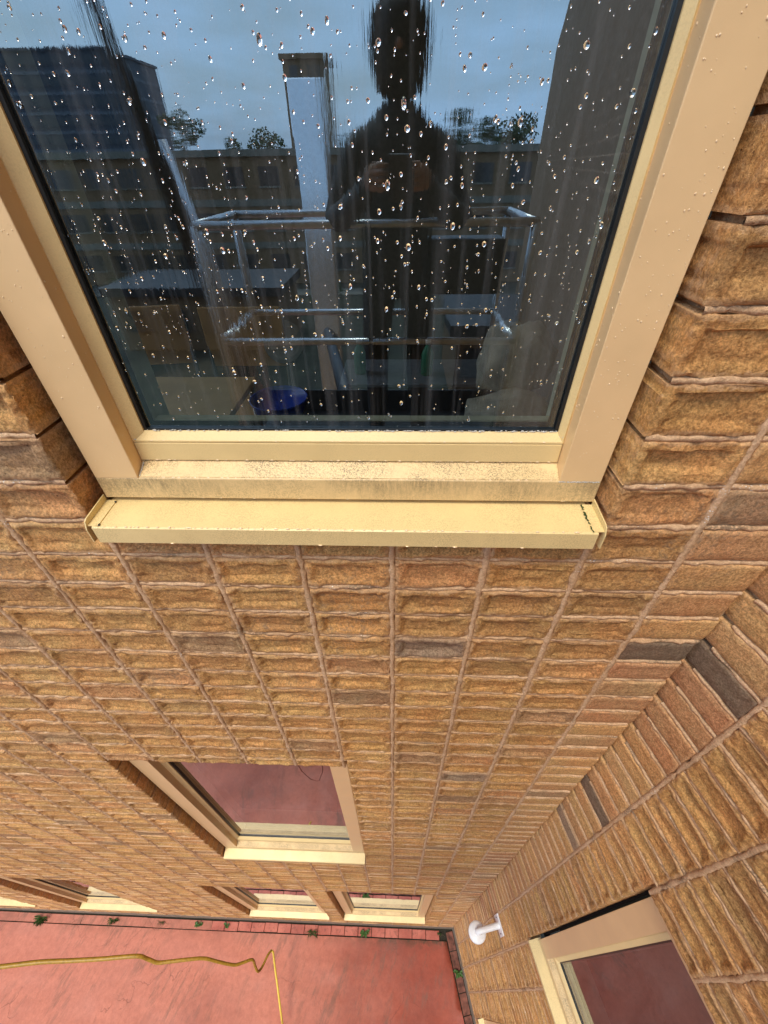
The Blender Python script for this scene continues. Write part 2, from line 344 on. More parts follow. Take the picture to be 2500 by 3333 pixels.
def build_wall(tag, T, cols, rows, opens, darkset, off, smooth_cols, label):
    root = empty('brick_wall', T.to_translation(), T.to_euler().z, label=label, category='brick wall', group='brick walls of the inner corner')
    cells = []
    for c in range(*cols):
        for rw in range(*rows):
            z0, z1 = -rw * H, -(rw + 1) * H + .0   # top, bottom
            sz = 1.0; tl = tr = 0.0; skip = False; shift = 0.0
            for a, b, ja, jb in opens:
                top, bot = -ja * H, -jb * H
                if a <= c < b and z0 > bot + 1e-6 and z1 < top - 1e-6:
                    if z0 > top:            # course cut by the head
                        sz = (z0 - top) / H
                        if sz < .35: skip = True
                    elif z1 < bot:
                        sz = (bot - z1) / H; shift = z0 - bot
                        if sz < .35: skip = True
                    else: skip = True
                if z1 < top and z0 > bot:
                    if c == b: tl = .011
                    if c == a - 1: tr = .011
            if tag == 'A' and c == cols[1] - 1: tr = .004 + abs(rng.normal(0, .004))
            if not skip: cells.append((c, rw, sz, tl, tr, shift))
    # rank by size in the photograph
    ranked = []
    for cell in cells:
        c, rw = cell[:2]; ps = [T @ Vector((off + (c + a) * W, 0, -(rw + b) * H)) for a, b in ((0, 0), (1, 0), (1, 1), (0, 1))]
        px = [cam_px(p) for p in ps]; area = 0
        if all(px):
            x = [p[0] for p in px]; y = [p[1] for p in px]; mx, my = sum(x) / 4, sum(y) / 4
            vis = max(x) > -20 and min(x) < 2520 and max(y) > -20 and min(y) < 3350
            if vis: area = abs(sum(x[i] * y[(i + 1) % 4] - x[(i + 1) % 4] * y[i] for i in range(4))) / 2
        ranked.append((area, cell))
    ranked.sort(key=lambda t: -t[0]); single = [c for a, c in ranked[:298] if a > 0]; rest = [c for a, c in ranked if (a == 0 or c not in single)]
    n = 0
    sset = set(single)
    for c, rw, sz, tl, tr, shift in single:
        kd = 'smooth' if c in smooth_cols else 'frog'
        me = HI[kd][int(rng.integers(len(HI[kd])))]
        mat = (M_DARK if (c, rw) in ((3, 3), (0, 3), (0, 13)) and c != 1 and not (tag == 'A' and c == 0) else M_DUSK)[tag] if (c, rw) in darkset else (M_SMOOTH[tag] if kd == 'smooth' else M_BRICK[tag])
        o = link('brick', me, mat, root)
        sx = (LB - tl - tr) / LB; o.scale = (sx, 1, (sz if sz < 1 else 1) * rng.uniform(.985, 1.01))
        o.location = (off + c * W + .006 + tl, rng.normal(0, .0011), -rw * H - .006 - shift)
        if rng.random() < .5: o.location.x += LB * sx; o.scale.x = -sx
        o.rotation_euler = (rng.normal(0, .006), rng.normal(0, .003), rng.normal(0, .004)); n += 1
    for kd in ('frog', 'smooth'):
        VV = []; QQ = []; b = 0
        for (c, rw, sz, tl, tr, shift) in rest:
            if (c in smooth_cols) != (kd == 'smooth'): continue
            v, f = LO[kd][int(rng.integers(16))]; v = v.copy(); sx = (LB - tl - tr) / LB
            if rng.random() < .5: v[:, 0] = LB - v[:, 0]; f = f[:, ::-1]
            v[:, 0] = v[:, 0] * sx + off + c * W + .006 + tl; v[:, 1] += rng.normal(0, .0013) + v[:, 2] * rng.normal(0, .012); v[:, 2] = v[:, 2] * sz - rw * H - .006 - shift
            VV.append(v); QQ.append(f + b); b += len(v)
        if VV:
            me = mesh_np('far_bricks', np.vstack(VV), np.vstack(QQ), True); me.set_sharp_from_angle(angle=math.radians(50))
            link('brick_courses', me, M_SMOOTH[tag] if kd == 'smooth' else M_BRICK[tag], root, kind='stuff')
    # recessed bed of mortar behind, one slab per column between the openings
    mb = MB(); zt, zb = -rows[0] * H, -rows[1] * H
    for c in range(*cols):
        iv = [(zt, zb)]
        for a, b, ja, jb in opens:
            if a <= c < b:
                new = []
                for t, u in iv:
                    top, bot = -ja * H, -jb * H
                    if bot >= t or top <= u: new.append((t, u)); continue
                    if t > top + .02: new.append((t, top + .016))
                    if u < bot - .02: new.append((bot - .012, u))
                iv = new
        x0, x1 = off + c * W, off + (c + 1) * W
        for t, u in iv:
            l_ = .0; r_ = .0
            for a, b, ja, jb in opens:
                if c == b: l_ = .030
                if c == a - 1: r_ = .030
            mb.box(x0 + l_, x1 - r_, .019, DEP - .004, u, t)
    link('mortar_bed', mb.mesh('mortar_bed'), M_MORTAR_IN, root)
    # ragged bed joints, one strip per course gap (kept flush), joined
    VV = []; QQ = []; base = 0
    for rw in range(rows[0] + 1, rows[1]):
        z = -rw * H
        runs = []; c0 = None
        for c in range(cols[0], cols[1] + 1):
            solid = c < cols[1] and not any(a <= c < b and (-jb * H - .004 < z < -ja * H + .02) for a, b, ja, jb in opens)
            if solid and c0 is None: c0 = c
            if not solid and c0 is not None: runs.append((c0, c)); c0 = None
        for a, b in runs:
            near = rw < 26
            step = .018 if near else .055
            x0 = off + a * W + (.02 if a != cols[0] else 0); x1 = off + b * W - (.02 if (b != cols[1] or tag == 'A') else 0); x0 += .062 if (tag == 'B' and a == 0) else 0
            n_ = max(2, int((x1 - x0) / step)); xs = np.linspace(x0, x1, n_); w = .0068 + np.abs(rng.normal(0, .0016, n_)); zo = rng.normal(0, .0015, n_); pr = .0016 + rng.normal(0, .0017, n_)
            rowsv = [np.stack([xs, np.full(n_, .021), z + zo + w], 1), np.stack([xs, pr + .0012, z + zo + w * .7], 1), np.stack([xs, pr, z + zo], 1), np.stack([xs, pr + .0014, z + zo - w * .75], 1), np.stack([xs, np.full(n_, .021), z + zo - w], 1)]
            VV.append(np.vstack(rowsv)); i = np.arange(n_ - 1)
            for k in range(4): QQ.append(np.stack([base + k * n_ + i, base + (k + 1) * n_ + i, base + (k + 1) * n_ + i + 1, base + k * n_ + i + 1], 1))
            base += 5 * n_
    link('bed_joint', mesh_np('bed_joint', np.vstack(VV), np.vstack(QQ), True), M_MORTAR, root, kind='stuff')
    # raised vertical beads of mortar, one part per column joint
    for c in range(cols[0] + 1, cols[1]):
        iv = [(zt, zb)]
        for a, b, ja, jb in opens:
            if a <= c <= b:
                new = []
                for t, u in iv:
                    top, bot = -ja * H, -jb * H
                    if bot >= t or top <= u: new.append((t, u)); continue
                    if t > top: new.append((t, top + (.006 if a < c < b else 0)))
                    if u < bot: new.append((bot, u))
                iv = new
        VV = []; QQ = []; base = 0
        for t, u in iv:
            if t - u < .02: continue
            z = t; zs = []
            while z > u: zs.append(z); z -= (.010 if z > -1.8 and (tag == 'A' or c < 5) else .03 if z > -4 else .06)
            zs.append(u); zs = np.array(zs); m = len(zs)
            g = np.convolve(rng.normal(0, 1, m + 8), np.ones(5) / 5, 'same')[4:-4]; g2 = np.convolve(rng.normal(0, 1, m + 8), np.ones(3) / 3, 'same')[4:-4]
            xx = off + c * W + g * .0026; hw = .0092 + g2 * .0028 + rng.normal(0, .0005, m); pr = .0018 + rng.normal(0, .0009, m) + g * .0013
            for k, (fx, fy) in enumerate(((-1, None), (-.8, .35), (-.35, .92), (.3, .95), (.78, .4), (1, None))):
                yy = np.full(m, .021) if fy is None else .003 - (pr + .003) * fy + rng.normal(0, .0004, m)
                VV.append(np.stack([xx + fx * hw, yy, zs], 1))
            i = np.arange(m - 1)
            for k in range(5): QQ.append(np.stack([base + k * m + i, base + k * m + i + 1, base + (k + 1) * m + i + 1, base + (k + 1) * m + i], 1)[:, ::-1])
            base += 6 * m
        if VV: link('mortar_joint', mesh_np('mortar_joint', np.vstack(VV), np.vstack(QQ), True), M_MORTAR, root)
    return root

TA = Matrix.Identity(4); TB = Matrix.Translation((XC, 0, 0)) @ Matrix.Rotation(ROTB, 4, 'Z')
wallA = build_wall('A', TA, (-31, 4), (-20, 72), OPEN_A, DARK_A, 0.0, (3,), 'long brick wall facing the lift, with hollowed bricks and the rain-wet window')
wallB = build_wall('B', TB, (0, 14), (-14, 72), OPEN_B, DARK_B, OFFB + .0, (0,), 'side brick wall meeting the long one at an angle, with the dome camera on it')

# brick cladding going on above and beyond what the frame shows, as plain relief-free masonry
def far_brick_mat():
    q = NM('far_brickwork'); p = q.pos(scale=(1, 1, 1))
    sx = q.n('SeparateXYZ'); q.l(p, sx.inputs[0]); cz = q.math('FRACT', q.math('DIVIDE', sx.outputs[2], H))
    nn = q.noise(p, 3, 4); c = q.mix(q.mapr(nn, .3, .7), (.20, .11, .055), (.26, .145, .07)); c = q.mix(q.mapr(cz, .9, .92), c, (.5, .31, .19))
    q.set(Base_Color=c, Roughness=.8); return q.m
M_FARB = far_brick_mat()
mb = MB(); mb.box(-31 * W, XC, .002, .1, 20 * H, 5.5); mb.box(-40, -31 * W, .002, .1, GZ, 5.5); link('upper_masonry', mb.mesh('u'), M_FARB, wallA, kind='stuff')
mb = MB(); mb.box(0, OFFB + 14 * W, .002, .1, 14 * H, 5.5); mb.box(OFFB + 14 * W, 34, .002, .1, GZ, 5.5); link('upper_masonry', mb.mesh('u'), M_FARB, wallB, kind='stuff')

# ------------------------------------------------------------------ windows
def dome_drops(items, seg=8):
    """small water domes: items of (centre, normal axis u, v, n, ru, rv, h)"""
    VV = []; FF = []; b = 0
    for c, u, v, n, ru, rv, h in items:
        c = np.array(c); u = np.array(u); v = np.array(v); n = np.array(n); ring = []
        ph = rng.uniform(0, 6.28); wob = rng.uniform(.0, .18)
        for rr, hh in ((1.0, -.02), (.93, .42), (.70, .80), (.36, .97)):
            for k in range(seg):
                w = 2 * math.pi * k / seg; wb = 1 + wob * math.cos(2 * w + ph)
                ring.append(c + u * (math.cos(w) * ru * rr * wb) + v * (math.sin(w) * rv * rr * wb) + n * (h * hh))
        ring.append(c + n * h); VV += ring
        for j in range(3):
            for k in range(seg): k2 = (k + 1) % seg; FF.append((b + j * seg + k, b + j * seg + k2, b + (j + 1) * seg + k2, b + (j + 1) * seg + k))
        for k in range(seg): FF.append((b + 3 * seg + k, b + 3 * seg + (k + 1) % seg, b + 4 * seg))
        FF.append(tuple(b + k for k in range(seg))[::-1])
        b += 4 * seg + 1
    return mesh('raindrops', VV, FF, True)

WX = 5 * W
def window(wall, xl, zl, height, lip, main=False, label=None):
    """origin at the opening's left joint and the sill lip's lower edge; y runs into the wall"""
    w = empty('window', (xl, 0, zl), 0, wall)
    if label: w['label'] = label
    XL, XR = .007, 1.125; ZT = height
    # bottom rail of the frame: face, dirty ledge
    m = MB(); m.extrude_x([(.05, .063), (.05, .1165), (.0525, .119), (.14, .119), (.14, .063)], XL, XR); link('bottom_rail', bevel(m.mesh('rail'), .0012), M_RAIL, w)
    m = MB(); m.extrude_x([(.0535, .1185), (.0535, .1205), (.090, .1425), (.12, .1425), (.12, .1185)], .1055, 1.0355); link('sloped_ledge', m.mesh('ledge'), M_LEDGE, w)
    for s in (0, 1):
        x0, x1 = ((XL, .105) if s == 0 else (1.036, XR))
        m = MB(); m.box(x0, x1, .05, .15, .1175, ZT - .10); link('jamb', bevel(m.mesh('jamb'), .0018), M_JAMB, w)
        if s == 0: prof = [(.105, .086), (.108, .0845), (.1305, .098), (.1305, .125), (.105, .125)]
        else: prof = [(1.036, .086), (1.033, .0845), (1.0235, .098), (1.0235, .125), (1.036, .125)]
        n = len(prof); z0, z1 = .19, ZT - .12
        v = [(a, b, z0 + (b - .085) * 1.2) for a, b in prof] + [(a, b, z1) for a, b in prof]
        me = mesh('bead', v, [(i, (i + 1) % n, n + (i + 1) % n, n + i) for i in range(n)] + [tuple(range(n))[::-1], tuple(range(n, 2 * n))])
        bm = bmesh.new(); bm.from_mesh(me); bmesh.ops.recalc_face_normals(bm, faces=bm.faces); bm.to_mesh(me); bm.free(); link('glazing_bead', me, M_SASH, w)
    m = MB(); m.box(XL, XR, .05, .15, ZT - .0995, ZT); link('head_rail', bevel(m.mesh('head'), .0018), M_JAMB, w)
    # sash front and its chamfered bead
    m = MB(); m.box(.1065, 1.0345, .0845, .13, .1445, .1885); link('sash_rail', bevel(m.mesh('sash'), .0012), M_SASH, w)
    m = MB(); m.extrude_x([(.0855, .1905), (.0855, .194), (.1005, .2105), (.125, .2105), (.125, .1905)], 0, 0, lambda y, z: .1065 + (y - .0855) * 1.2, lambda y, z: 1.0345 - (y - .0855) * .75); link('glazing_bead', m.mesh('beadb'), M_SASH, w)
    # gasket ring, pane, spacer ring, inner frame
    def ringm(x0, x1, z0, z1, t, y0, y1):
        q = MB(); q.box(x0, x0 + t, y0, y1, z0, z1); q.box(x1 - t, x1, y0, y1, z0, z1); q.box(x0 + t, x1 - t, y0, y1, z0, z0 + t); q.box(x0 + t, x1 - t, y0, y1, z1 - t, z1); return q
    gx0, gx1, gz0, gz1 = .128, 1.026, .205, ZT - .13
    q_ = ringm(gx0, gx1, gz0, gz1, .0095, .1015, .108); link('gasket', q_.mesh('gasket'), M_GASKET, w)
    q_ = ringm(gx0 + .004, gx1 - .004, gz0 + .004, gz1 - .004, .0125, .112, .122); link('spacer_bar', q_.mesh('spacer'), M_SPACER, w)
    q_ = ringm(gx0, gx1 - .004, gz0, gz1, .0145, .124, .1285); link('inner_gasket', q_.mesh('ig'), M_GASKET, w)
    q_ = MB(); q_.box(.08, .1445, .1287, .192, .15, ZT - .1); q_.box(1.017, 1.08, .1287, .172, .15, ZT - .1); q_.box(.1445, 1.017, .1287, .150, .15, .2225); q_.box(.1445, 1.017, .1287, .17, ZT - .14, ZT - .1); link('inner_frame', q_.mesh('if'), M_INFRAME, w)
    m = MB(); x0, x1, z0, z1 = gx0 + .005, gx1 - .005, gz0 + .005, gz1 - .005
    m.add([(x0, .1085, z0), (x1, .1085, z0), (x1, .1085, z1), (x0, .1085, z1)], [(0, 1, 2, 3)]); link('pane', m.mesh('pane'), M_GLASS_WET if main else M_GLASS, w)
    # room reveal behind the frame, and a near-black ring painting the gap's shade
    q_ = ringm(-.03, WX + .03, .02, ZT + .03, .025, .112, .1505); link('gap_shade_ring', q_.mesh('cc'), M_GAPSHADE, w)
    q_ = ringm(.03, 1.12, .10, ZT - .06, .045, .1925, .245 if main else .30); link('inner_reveal', q_.mesh('rv'), M_REVEAL, w)
    # sill: sloping tray with turned-down lip, raised end caps
    if main: m = MB(); m.extrude_x([(-lip, 0), (-lip, .043), (-lip + .0035, .0455), (.075, .0525), (.075, .0505), (-lip + .003, .043), (-lip + .0015, 0)], .012, WX - .012)
    else: m = MB(); m.extrude_x([(-lip, 0), (-lip, .030), (-lip + .002, .033), (.075, .0525), (.075, .0505), (-lip + .003, .030), (-lip + .0015, 0)], -.004, WX + .006)
    me = m.mesh('sill'); bm = bmesh.new(); bm.from_mesh(me); bmesh.ops.recalc_face_normals(bm, faces=bm.faces); bm.to_mesh(me); bm.free(); link('sill', me, M_SILL, w)
    if main:
        for s in (0, 1):
            xo = 0.0 if s == 0 else WX + .002; dx = 1 if s == 0 else -1
            pr = [(-lip - .003, .004), (-lip - .003, .040), (-lip + .004, .058), (-lip + .012, .062), (.052, .070), (.052, .040), (-lip + .02, .004)]
            m = MB(); n = len(pr); v = [(xo, y, z) for y, z in pr] + [(xo + dx * .0025, y, z) for y, z in pr]
            m.add(v, [tuple(range(n)), tuple(range(n, 2 * n))[::-1]] + [(i, n + i, n + (i + 1) % n, (i + 1) % n) for i in range(n)])
            m.add([(xo + dx * .002, -lip + .004, .0475), (xo + dx * .026, -lip + .004, .0475), (xo + dx * .026, .052, .0535), (xo + dx * .002, .052, .0535),
                   (xo + dx * .002, -lip + .004, .0455), (xo + dx * .026, -lip + .004, .0455), (xo + dx * .026, .052, .0515), (xo + dx * .002, .052, .0515)],
                  [(0, 1, 2, 3), (4, 7, 6, 5), (0, 4, 5, 1), (1, 5, 6, 2), (2, 6, 7, 3), (3, 7, 4, 0)])
            me = m.mesh('cap'); bm = bmesh.new(); bm.from_mesh(me); bmesh.ops.recalc_face_normals(bm, faces=bm.faces); bm.to_mesh(me); bm.free()
            link('sill_end_cap', me, M_SILL, w)
            # moss and grime in the seam
            items = []
            nn = 46 if s == 1 else 16
            for i in range(nn):
                t = rng.beta(1, 1) if s == 1 else rng.choice([rng.uniform(0, .08), rng.uniform(.9, 1.0)]); y = -lip + .002 + t * .085; z = .0478 + t * .0058
                rr = abs(rng.normal(.0009, .0006)) + .0004
                items.append(((xo + dx * (.0265 + rng.normal(0, .0010)), y, z), (1, 0, 0), (0, 1, .25), (0, -.25, 1), rr, rr * rng.uniform(.8, 2), .0011))
            link('moss', dome_drops(items, 6), M_MOSS if s == 1 else M_GASKET, w, kind='stuff')
    return w
W1H = 2.10
win_main = window(wallA, -3 * W, .081, 2.11, .036, True, 'big rain-covered window')
lower = []
for xl, zl, hh in ((-6 * W, -3.53, 2.10), (-3 * W, -7.42, 2.42), (-9 * W, -7.42, 2.42), (-20 * W, -7.42, 2.42), (-28 * W, -7.42, 2.42)):
    lower.append(window(wallA, xl, zl, hh, .012))
for sl_, zl, hh in ((2, -3.53, 2.10), (4, -7.42, 2.42)):
    lower.append(window(wallB, OFFB + sl_ * W, zl, hh, .012))
M_ROOM = plain('room_painted_dim', (.05, .045, .04), .9); 
for w in lower:      # shallow box behind each lower pane, the room's dimness painted into its colour
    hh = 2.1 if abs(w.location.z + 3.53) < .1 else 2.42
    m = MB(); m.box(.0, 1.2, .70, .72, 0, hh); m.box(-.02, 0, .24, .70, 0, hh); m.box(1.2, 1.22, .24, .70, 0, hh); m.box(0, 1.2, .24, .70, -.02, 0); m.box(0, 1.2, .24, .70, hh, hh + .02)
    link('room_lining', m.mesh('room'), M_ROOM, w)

# raindrops and run-off on the big window (local to the window: x, z)
def vis_zone(): return rng.uniform(.140, 1.012), rng.uniform(.222, .98)
items = []
for i in range(2100):
    x, z = vis_zone(); k = rng.random()
    if z < .42 and rng.random() < .55: continue
    rr = .0005 + abs(rng.normal(0, .0007)) if k < .86 else rng.uniform(.0016, .0028) if k < .975 else rng.uniform(.003, .0042)
    items.append(((x, .1083, z), (1, 0, 0), (0, 0, 1), (0, -1, 0), rr, rr * rng.uniform(1.05, 1.55), rr * .55))
for i in range(26):          # beads strung out along a run
    x, z = rng.uniform(.2, .98), rng.uniform(.4, .92)
    for k in range(int(rng.integers(4, 9))):
        rr = rng.uniform(.0005, .0012); z -= rng.uniform(.004, .012); items.append(((x + rng.normal(0, .0006), .1083, z), (1, 0, 0), (0, 0, 1), (0, -1, 0), rr, rr * 1.5, rr * .6))
link('raindrops', dome_drops(items, 10), M_WATER, win_main, kind='stuff')
items = []
for s in range(260):         # drops on the jambs
    left = rng.random() < .5; x = rng.uniform(.012, .10) if left else rng.uniform(1.04, 1.12); z = rng.uniform(.13, .80)
    rr = .0005 + abs(rng.normal(0, .0005)); items.append(((x, .0498, z), (1, 0, 0), (0, 0, 1), (0, -1, 0), rr, rr * 1.3, rr * .5))
for i in range(60):
    left = rng.random() < .5; y = rng.uniform(.053, .083); rr = .0006 + abs(rng.normal(0, .0005))
    items.append((((.1052 if left else 1.0358), y, rng.uniform(.16, .8)), (0, 1, 0), (0, 0, 1), ((1 if left else -1), 0, 0), rr, rr * 1.3, rr * .5))
def edge_row(x0, x1, y, z, step, r0, n):
    x = x0
    while x < x1:
        x += abs(rng.normal(step, step * .6)); rr = rng.uniform(r0 * .6, r0 * 1.4)
        if x < x1: items.append(((x, y, z), (1, 0, 0), (0, -n[2], n[1]), n, rr * 1.5, rr * .8, rr * .7))
edge_row(.12, 1.03, .0855, .1455, .018, .0022, (0, -.8, -.6)); edge_row(.03, 1.09, -.0335, .0462, .016, .0019, (0, -.5, .87)); edge_row(.12, 1.02, .0535, .1185, .02, .0020, (0, -.6, .8))
edge_row(.12, 1.02, .0865, .1935, .03, .0018, (0, -.6, .8)); edge_row(.02, 1.1, .0505, .064, .06, .0018, (0, -.7, -.7)); edge_row(.02, 1.1, -.0355, .001, .10, .0028, (0, -.3, -.95))
link('raindrops', dome_drops(items, 8), M_FILM, win_main, kind='stuff')
# chalky residue along the foot of the pane
items = []
for i in range(420):
    x = rng.uniform(.135, 1.02); k = (x / 1.0) ** 2
    if rng.random() > .25 + k: continue
    rr = rng.uniform(.0006, .0019); items.append(((x, rng.uniform(.0985, .1015), .2108 + rng.uniform(0, .002)), (1, 0, 0), (0, 1, 0), (0, -.3, 1), rr * 1.6, rr, rr * .7))
link('chalky_residue', dome_drops(items, 6), M_RESID, win_main, kind='stuff')
items = []
for (x, y, z) in [(1.0315, .0865, .1935), (.1095, .0865, .1935)]:
    for i in range(26): rr = rng.uniform(.0008, .002); items.append(((x + rng.normal(0, .002), y + rng.uniform(0, .012), z + rng.uniform(-.001, .016)), (1, 0, 0), (0, 1, 0), (0, -.3, 1), rr * 1.3, rr, rr))
for i in range(50): rr = rng.uniform(.0007, .0016); t = rng.random(); items.append(((.1075 + t * .003, .054 + t * .028, .121 + t * .018), (1, 0, 0), (0, 1, 0), (0, -.3, 1), rr, rr, rr))
for i in range(60): rr = rng.uniform(.0005, .0014); items.append(((rng.uniform(1.036, 1.122), .0498, .1172 + rng.normal(0, .0006)), (1, 0, 0), (0, 0, 1), (0, -1, 0), rr * 2, rr, rr * .6))
link('chalky_residue', dome_drops(items, 6), M_RESID, win_main, kind='stuff')

# ------------------------------------------------------------------ courtyard ground
def ground_material():
    q = NM('red_ground'); p = q.pos(); big = q.noise(p, .55, 4, .6); med = q.noise(p, 2.6, 5, .65, .4); fine = q.noise(p, 15, 7, .78); gr = q.noise(p, 160, 3, .7)
    sx = q.n('SeparateXYZ'); q.l(p, sx.inputs[0])
    gx = q.mapr(q.math('ADD', sx.outputs[0], q.math('MULTIPLY', q.math('SUBTRACT', med, .5), 1.6)), -1.6, .4)
    c = q.mix(gx, (.48, .165, .11), (.33, .07, .04))
    c = q.mix(q.mapr(med, .35, .65, 0, .8), c, q.mix(1.0, c, (1.14, 1.22, 1.25), 'MULTIPLY'))
    c = q.mix(q.mapr(fine, .35, .65), q.mix(1.0, c, (.84, .80, .80), 'MULTIPLY'), q.mix(1.0, c, (1.08, 1.09, 1.09), 'MULTIPLY'))
    c = q.mix(q.mapr(big, .48, .62, 0, .8), c, q.mix(1.0, c, (.66, .58, .58), 'MULTIPLY'))
    # diagonal scuffs and dark stains near the left
    ds = q.pos(scale=(5.5, 1.2, 1), rotz=.35); st = q.math('MULTIPLY', q.mapr(q.noise(ds, 1.6, 7, .8), .50, .62), q.mapr(q.noise(p, .9, 3), .42, .56))
    c = q.mix(q.math('MULTIPLY', st, .62), c, (.15, .085, .06))
    # cracks
    def crack(scale, w, seed, lo, hi):
        a = q.n('VectorMath', operation='ADD'); nd = q.n('TexNoise'); nd.inputs['Scale'].default_value = 5; nd.inputs['Detail'].default_value = 5; q.l(p, nd.inputs['Vector'])
        sc = q.n('VectorMath', operation='SCALE'); q.l(nd.outputs['Color'], sc.inputs[0]); sc.inputs['Scale'].default_value = .35; q.l(p, a.inputs[0]); q.l(sc.outputs[0], a.inputs[1])
        vo = q.n('TexVoronoi', feature='DISTANCE_TO_EDGE'); vo.inputs['Scale'].default_value = scale; q.l(a.outputs[0], vo.inputs['Vector'])
        return q.math('MULTIPLY', q.mapr(vo.outputs['Distance'], 0, w, 1, 0), q.mapr(q.noise(p, 1.3 + seed, 3), lo, hi))
    ck = q.math('MAXIMUM', crack(.8, .006, 0, .50, .60), crack(1.9, .008, .7, .58, .68))
    c = q.mix(q.math('MULTIPLY', ck, .55), c, (.16, .06, .045))
    # dirt and moss close to the walls
    wy = q.mapr(q.math('ADD', sx.outputs[1], q.math('MULTIPLY', q.math('SUBTRACT', fine, .5), .25)), -.24, -.14)
    wx = q.mapr(sx.outputs[0], -1.3, .4); dm = q.math('MULTIPLY', q.math('MULTIPLY', wy, q.mapr(wx, 0, 1, .25, 1.0)), q.mapr(q.noise(p, 9, 5, .7), .40, .60))
    c = q.mix(q.math('MULTIPLY', dm, .85), c, (.045, .04, .02))
    h_ = q.math('SUBTRACT', q.math('ADD', med, q.math('ADD', q.math('MULTIPLY', fine, .4), q.math('MULTIPLY', gr, .15))), q.math('MULTIPLY', ck, .5))
    q.set(Base_Color=c, Roughness=q.mapr(med, .35, .65, .55, .75), Normal=q.bump(h_, .009, .5)); return q.m
M_GROUND = ground_material()
M_PAVER = None
def paver_mat():
    q = NM('red_paver'); p = q.pos(); n = q.noise(p, 22, 5, .7); b = q.noise(p, 4, 3); c = q.mix(q.mapr(b, .35, .65), (.40, .10, .07), (.55, .17, .12))
    c = q.mix(q.mapr(n, .52, .68, 0, .7), c, (.13, .05, .035)); q.set(Base_Color=c, Roughness=.65, Normal=q.bump(n, .004, .8)); return q.m
M_PAVER = paver_mat(); M_PAVERD = plain('mossy_paver', (.17, .062, .042), .85, var=.65, sc=14, bump=.004)
M_GRASSF = plain('lawn_far', (.020, .024, .013), .9, var=.4, sc=1.2); M_DIRT = plain('joint_dirt', (.025, .022, .014), .95, var=.5, sc=60, bump=.01)

XB = lambda y: XC + (-y) * math.tan(ANG)     # wall B face at depth y
m = MB(); m.add([(-400, -500, GZ - .06), (400, -500, GZ - .06), (400, 60, GZ - .06), (-400, 60, GZ - .06)], [(0, 1, 2, 3)]); link('ground', m.mesh('ground'), M_GRASSF, kind='structure')
yard = empty('courtyard_paving', (0, 0, GZ), kind='structure')
# gently uneven red slab, starting outside the paver edging
xs = np.concatenate([np.linspace(-40, -9, 32), np.linspace(-8.9, 4.6, 120)]); ys = np.concatenate([np.linspace(-.135, -3, 60), np.linspace(-3.2, -11, 25)])
X, Y = np.meshgrid(xs, ys); XMX = XC + (-Y) * math.tan(ANG) - .13; X = np.minimum(X, XMX)
Z = lownoise(len(xs), len(ys), .0035, 6); V = np.stack([X, Y, Z], -1).reshape(-1, 3); idx = np.arange(X.size).reshape(X.shape)
Q = np.stack([idx[:-1, :-1], idx[1:, :-1], idx[1:, 1:], idx[:-1, 1:]], -1).reshape(-1, 4)
link('red_slab', mesh_np('slab', V, Q, True), M_GROUND, yard)
m = MB(); m.box(-40, 5.0, -.16, .05, -.05, -.018); m.add([(XB(0) - .16, -.1, -.016), (XB(-11) - .16, -11, -.016), (XB(-11) + .02, -11, -.016), (XB(0) + .02, -.1, -.016)], [(0, 1, 2, 3)])
link('joint_dirt', m.mesh('jd'), M_DIRT, yard)
pav = []
for i in range(5):
    q_ = MB(); nx_, ny_ = 5, 4; V = []; b0 = []
    me = MB(); me.box(0, .194, 0, .098, -.03, 0); pm = bevel(me.mesh('paver'), .004, 2)
    for v in pm.vertices: v.co.z += rng.normal(0, .0012); v.co.x += rng.normal(0, .0010)
    pav.append(pm)
npv = 0
x = .70
while x > -9.5:
    lg = 1.0 if x > -2.6 else 5.0
    x -= .2015 * lg; o = link('paver', pav[npv % 5], M_PAVER if lg == 1 else M_GROUND, yard); o.scale.x = 1.0 if lg == 1 else 5.18; o.location = (x, -.122 + rng.normal(0, .002), rng.normal(-.002, .0025)); o.rotation_euler = (rng.normal(0, .012), rng.normal(0, .01), rng.normal(0, .006)); npv += 1
    if lg > 1: o.rotation_euler = (0, 0, 0); o.location.z = -.001
s = .02
while s < 4.2:
    P = Vector((XC, 0, 0)) + DB * s + NB * .012; o = link('paver', pav[npv % 5], M_PAVERD, yard); o.location = (P.x, P.y, rng.normal(-.004, .004)); o.rotation_euler = (rng.normal(0, .02), rng.normal(0, .015), ROTB + rng.normal(0, .01)); o.location += Vector((NB.x * .098, NB.y * .098, 0)) ; s += .2015; npv += 1
# lowest plinth strip of the walls
M_PLINTH = plain('cement_plinth', (.22, .175, .13), .85, var=.25, sc=14, bump=.004)
m = MB(); m.box(-31 * W, XC, -.004, .09, GZ - .05, -7.80); link('plinth', m.mesh('p'), M_PLINTH, wallA)
m = MB(); m.box(0, 14 * W, -.004, .09, GZ - .05, -7.80); link('plinth', m.mesh('p'), M_PLINTH, wallB)

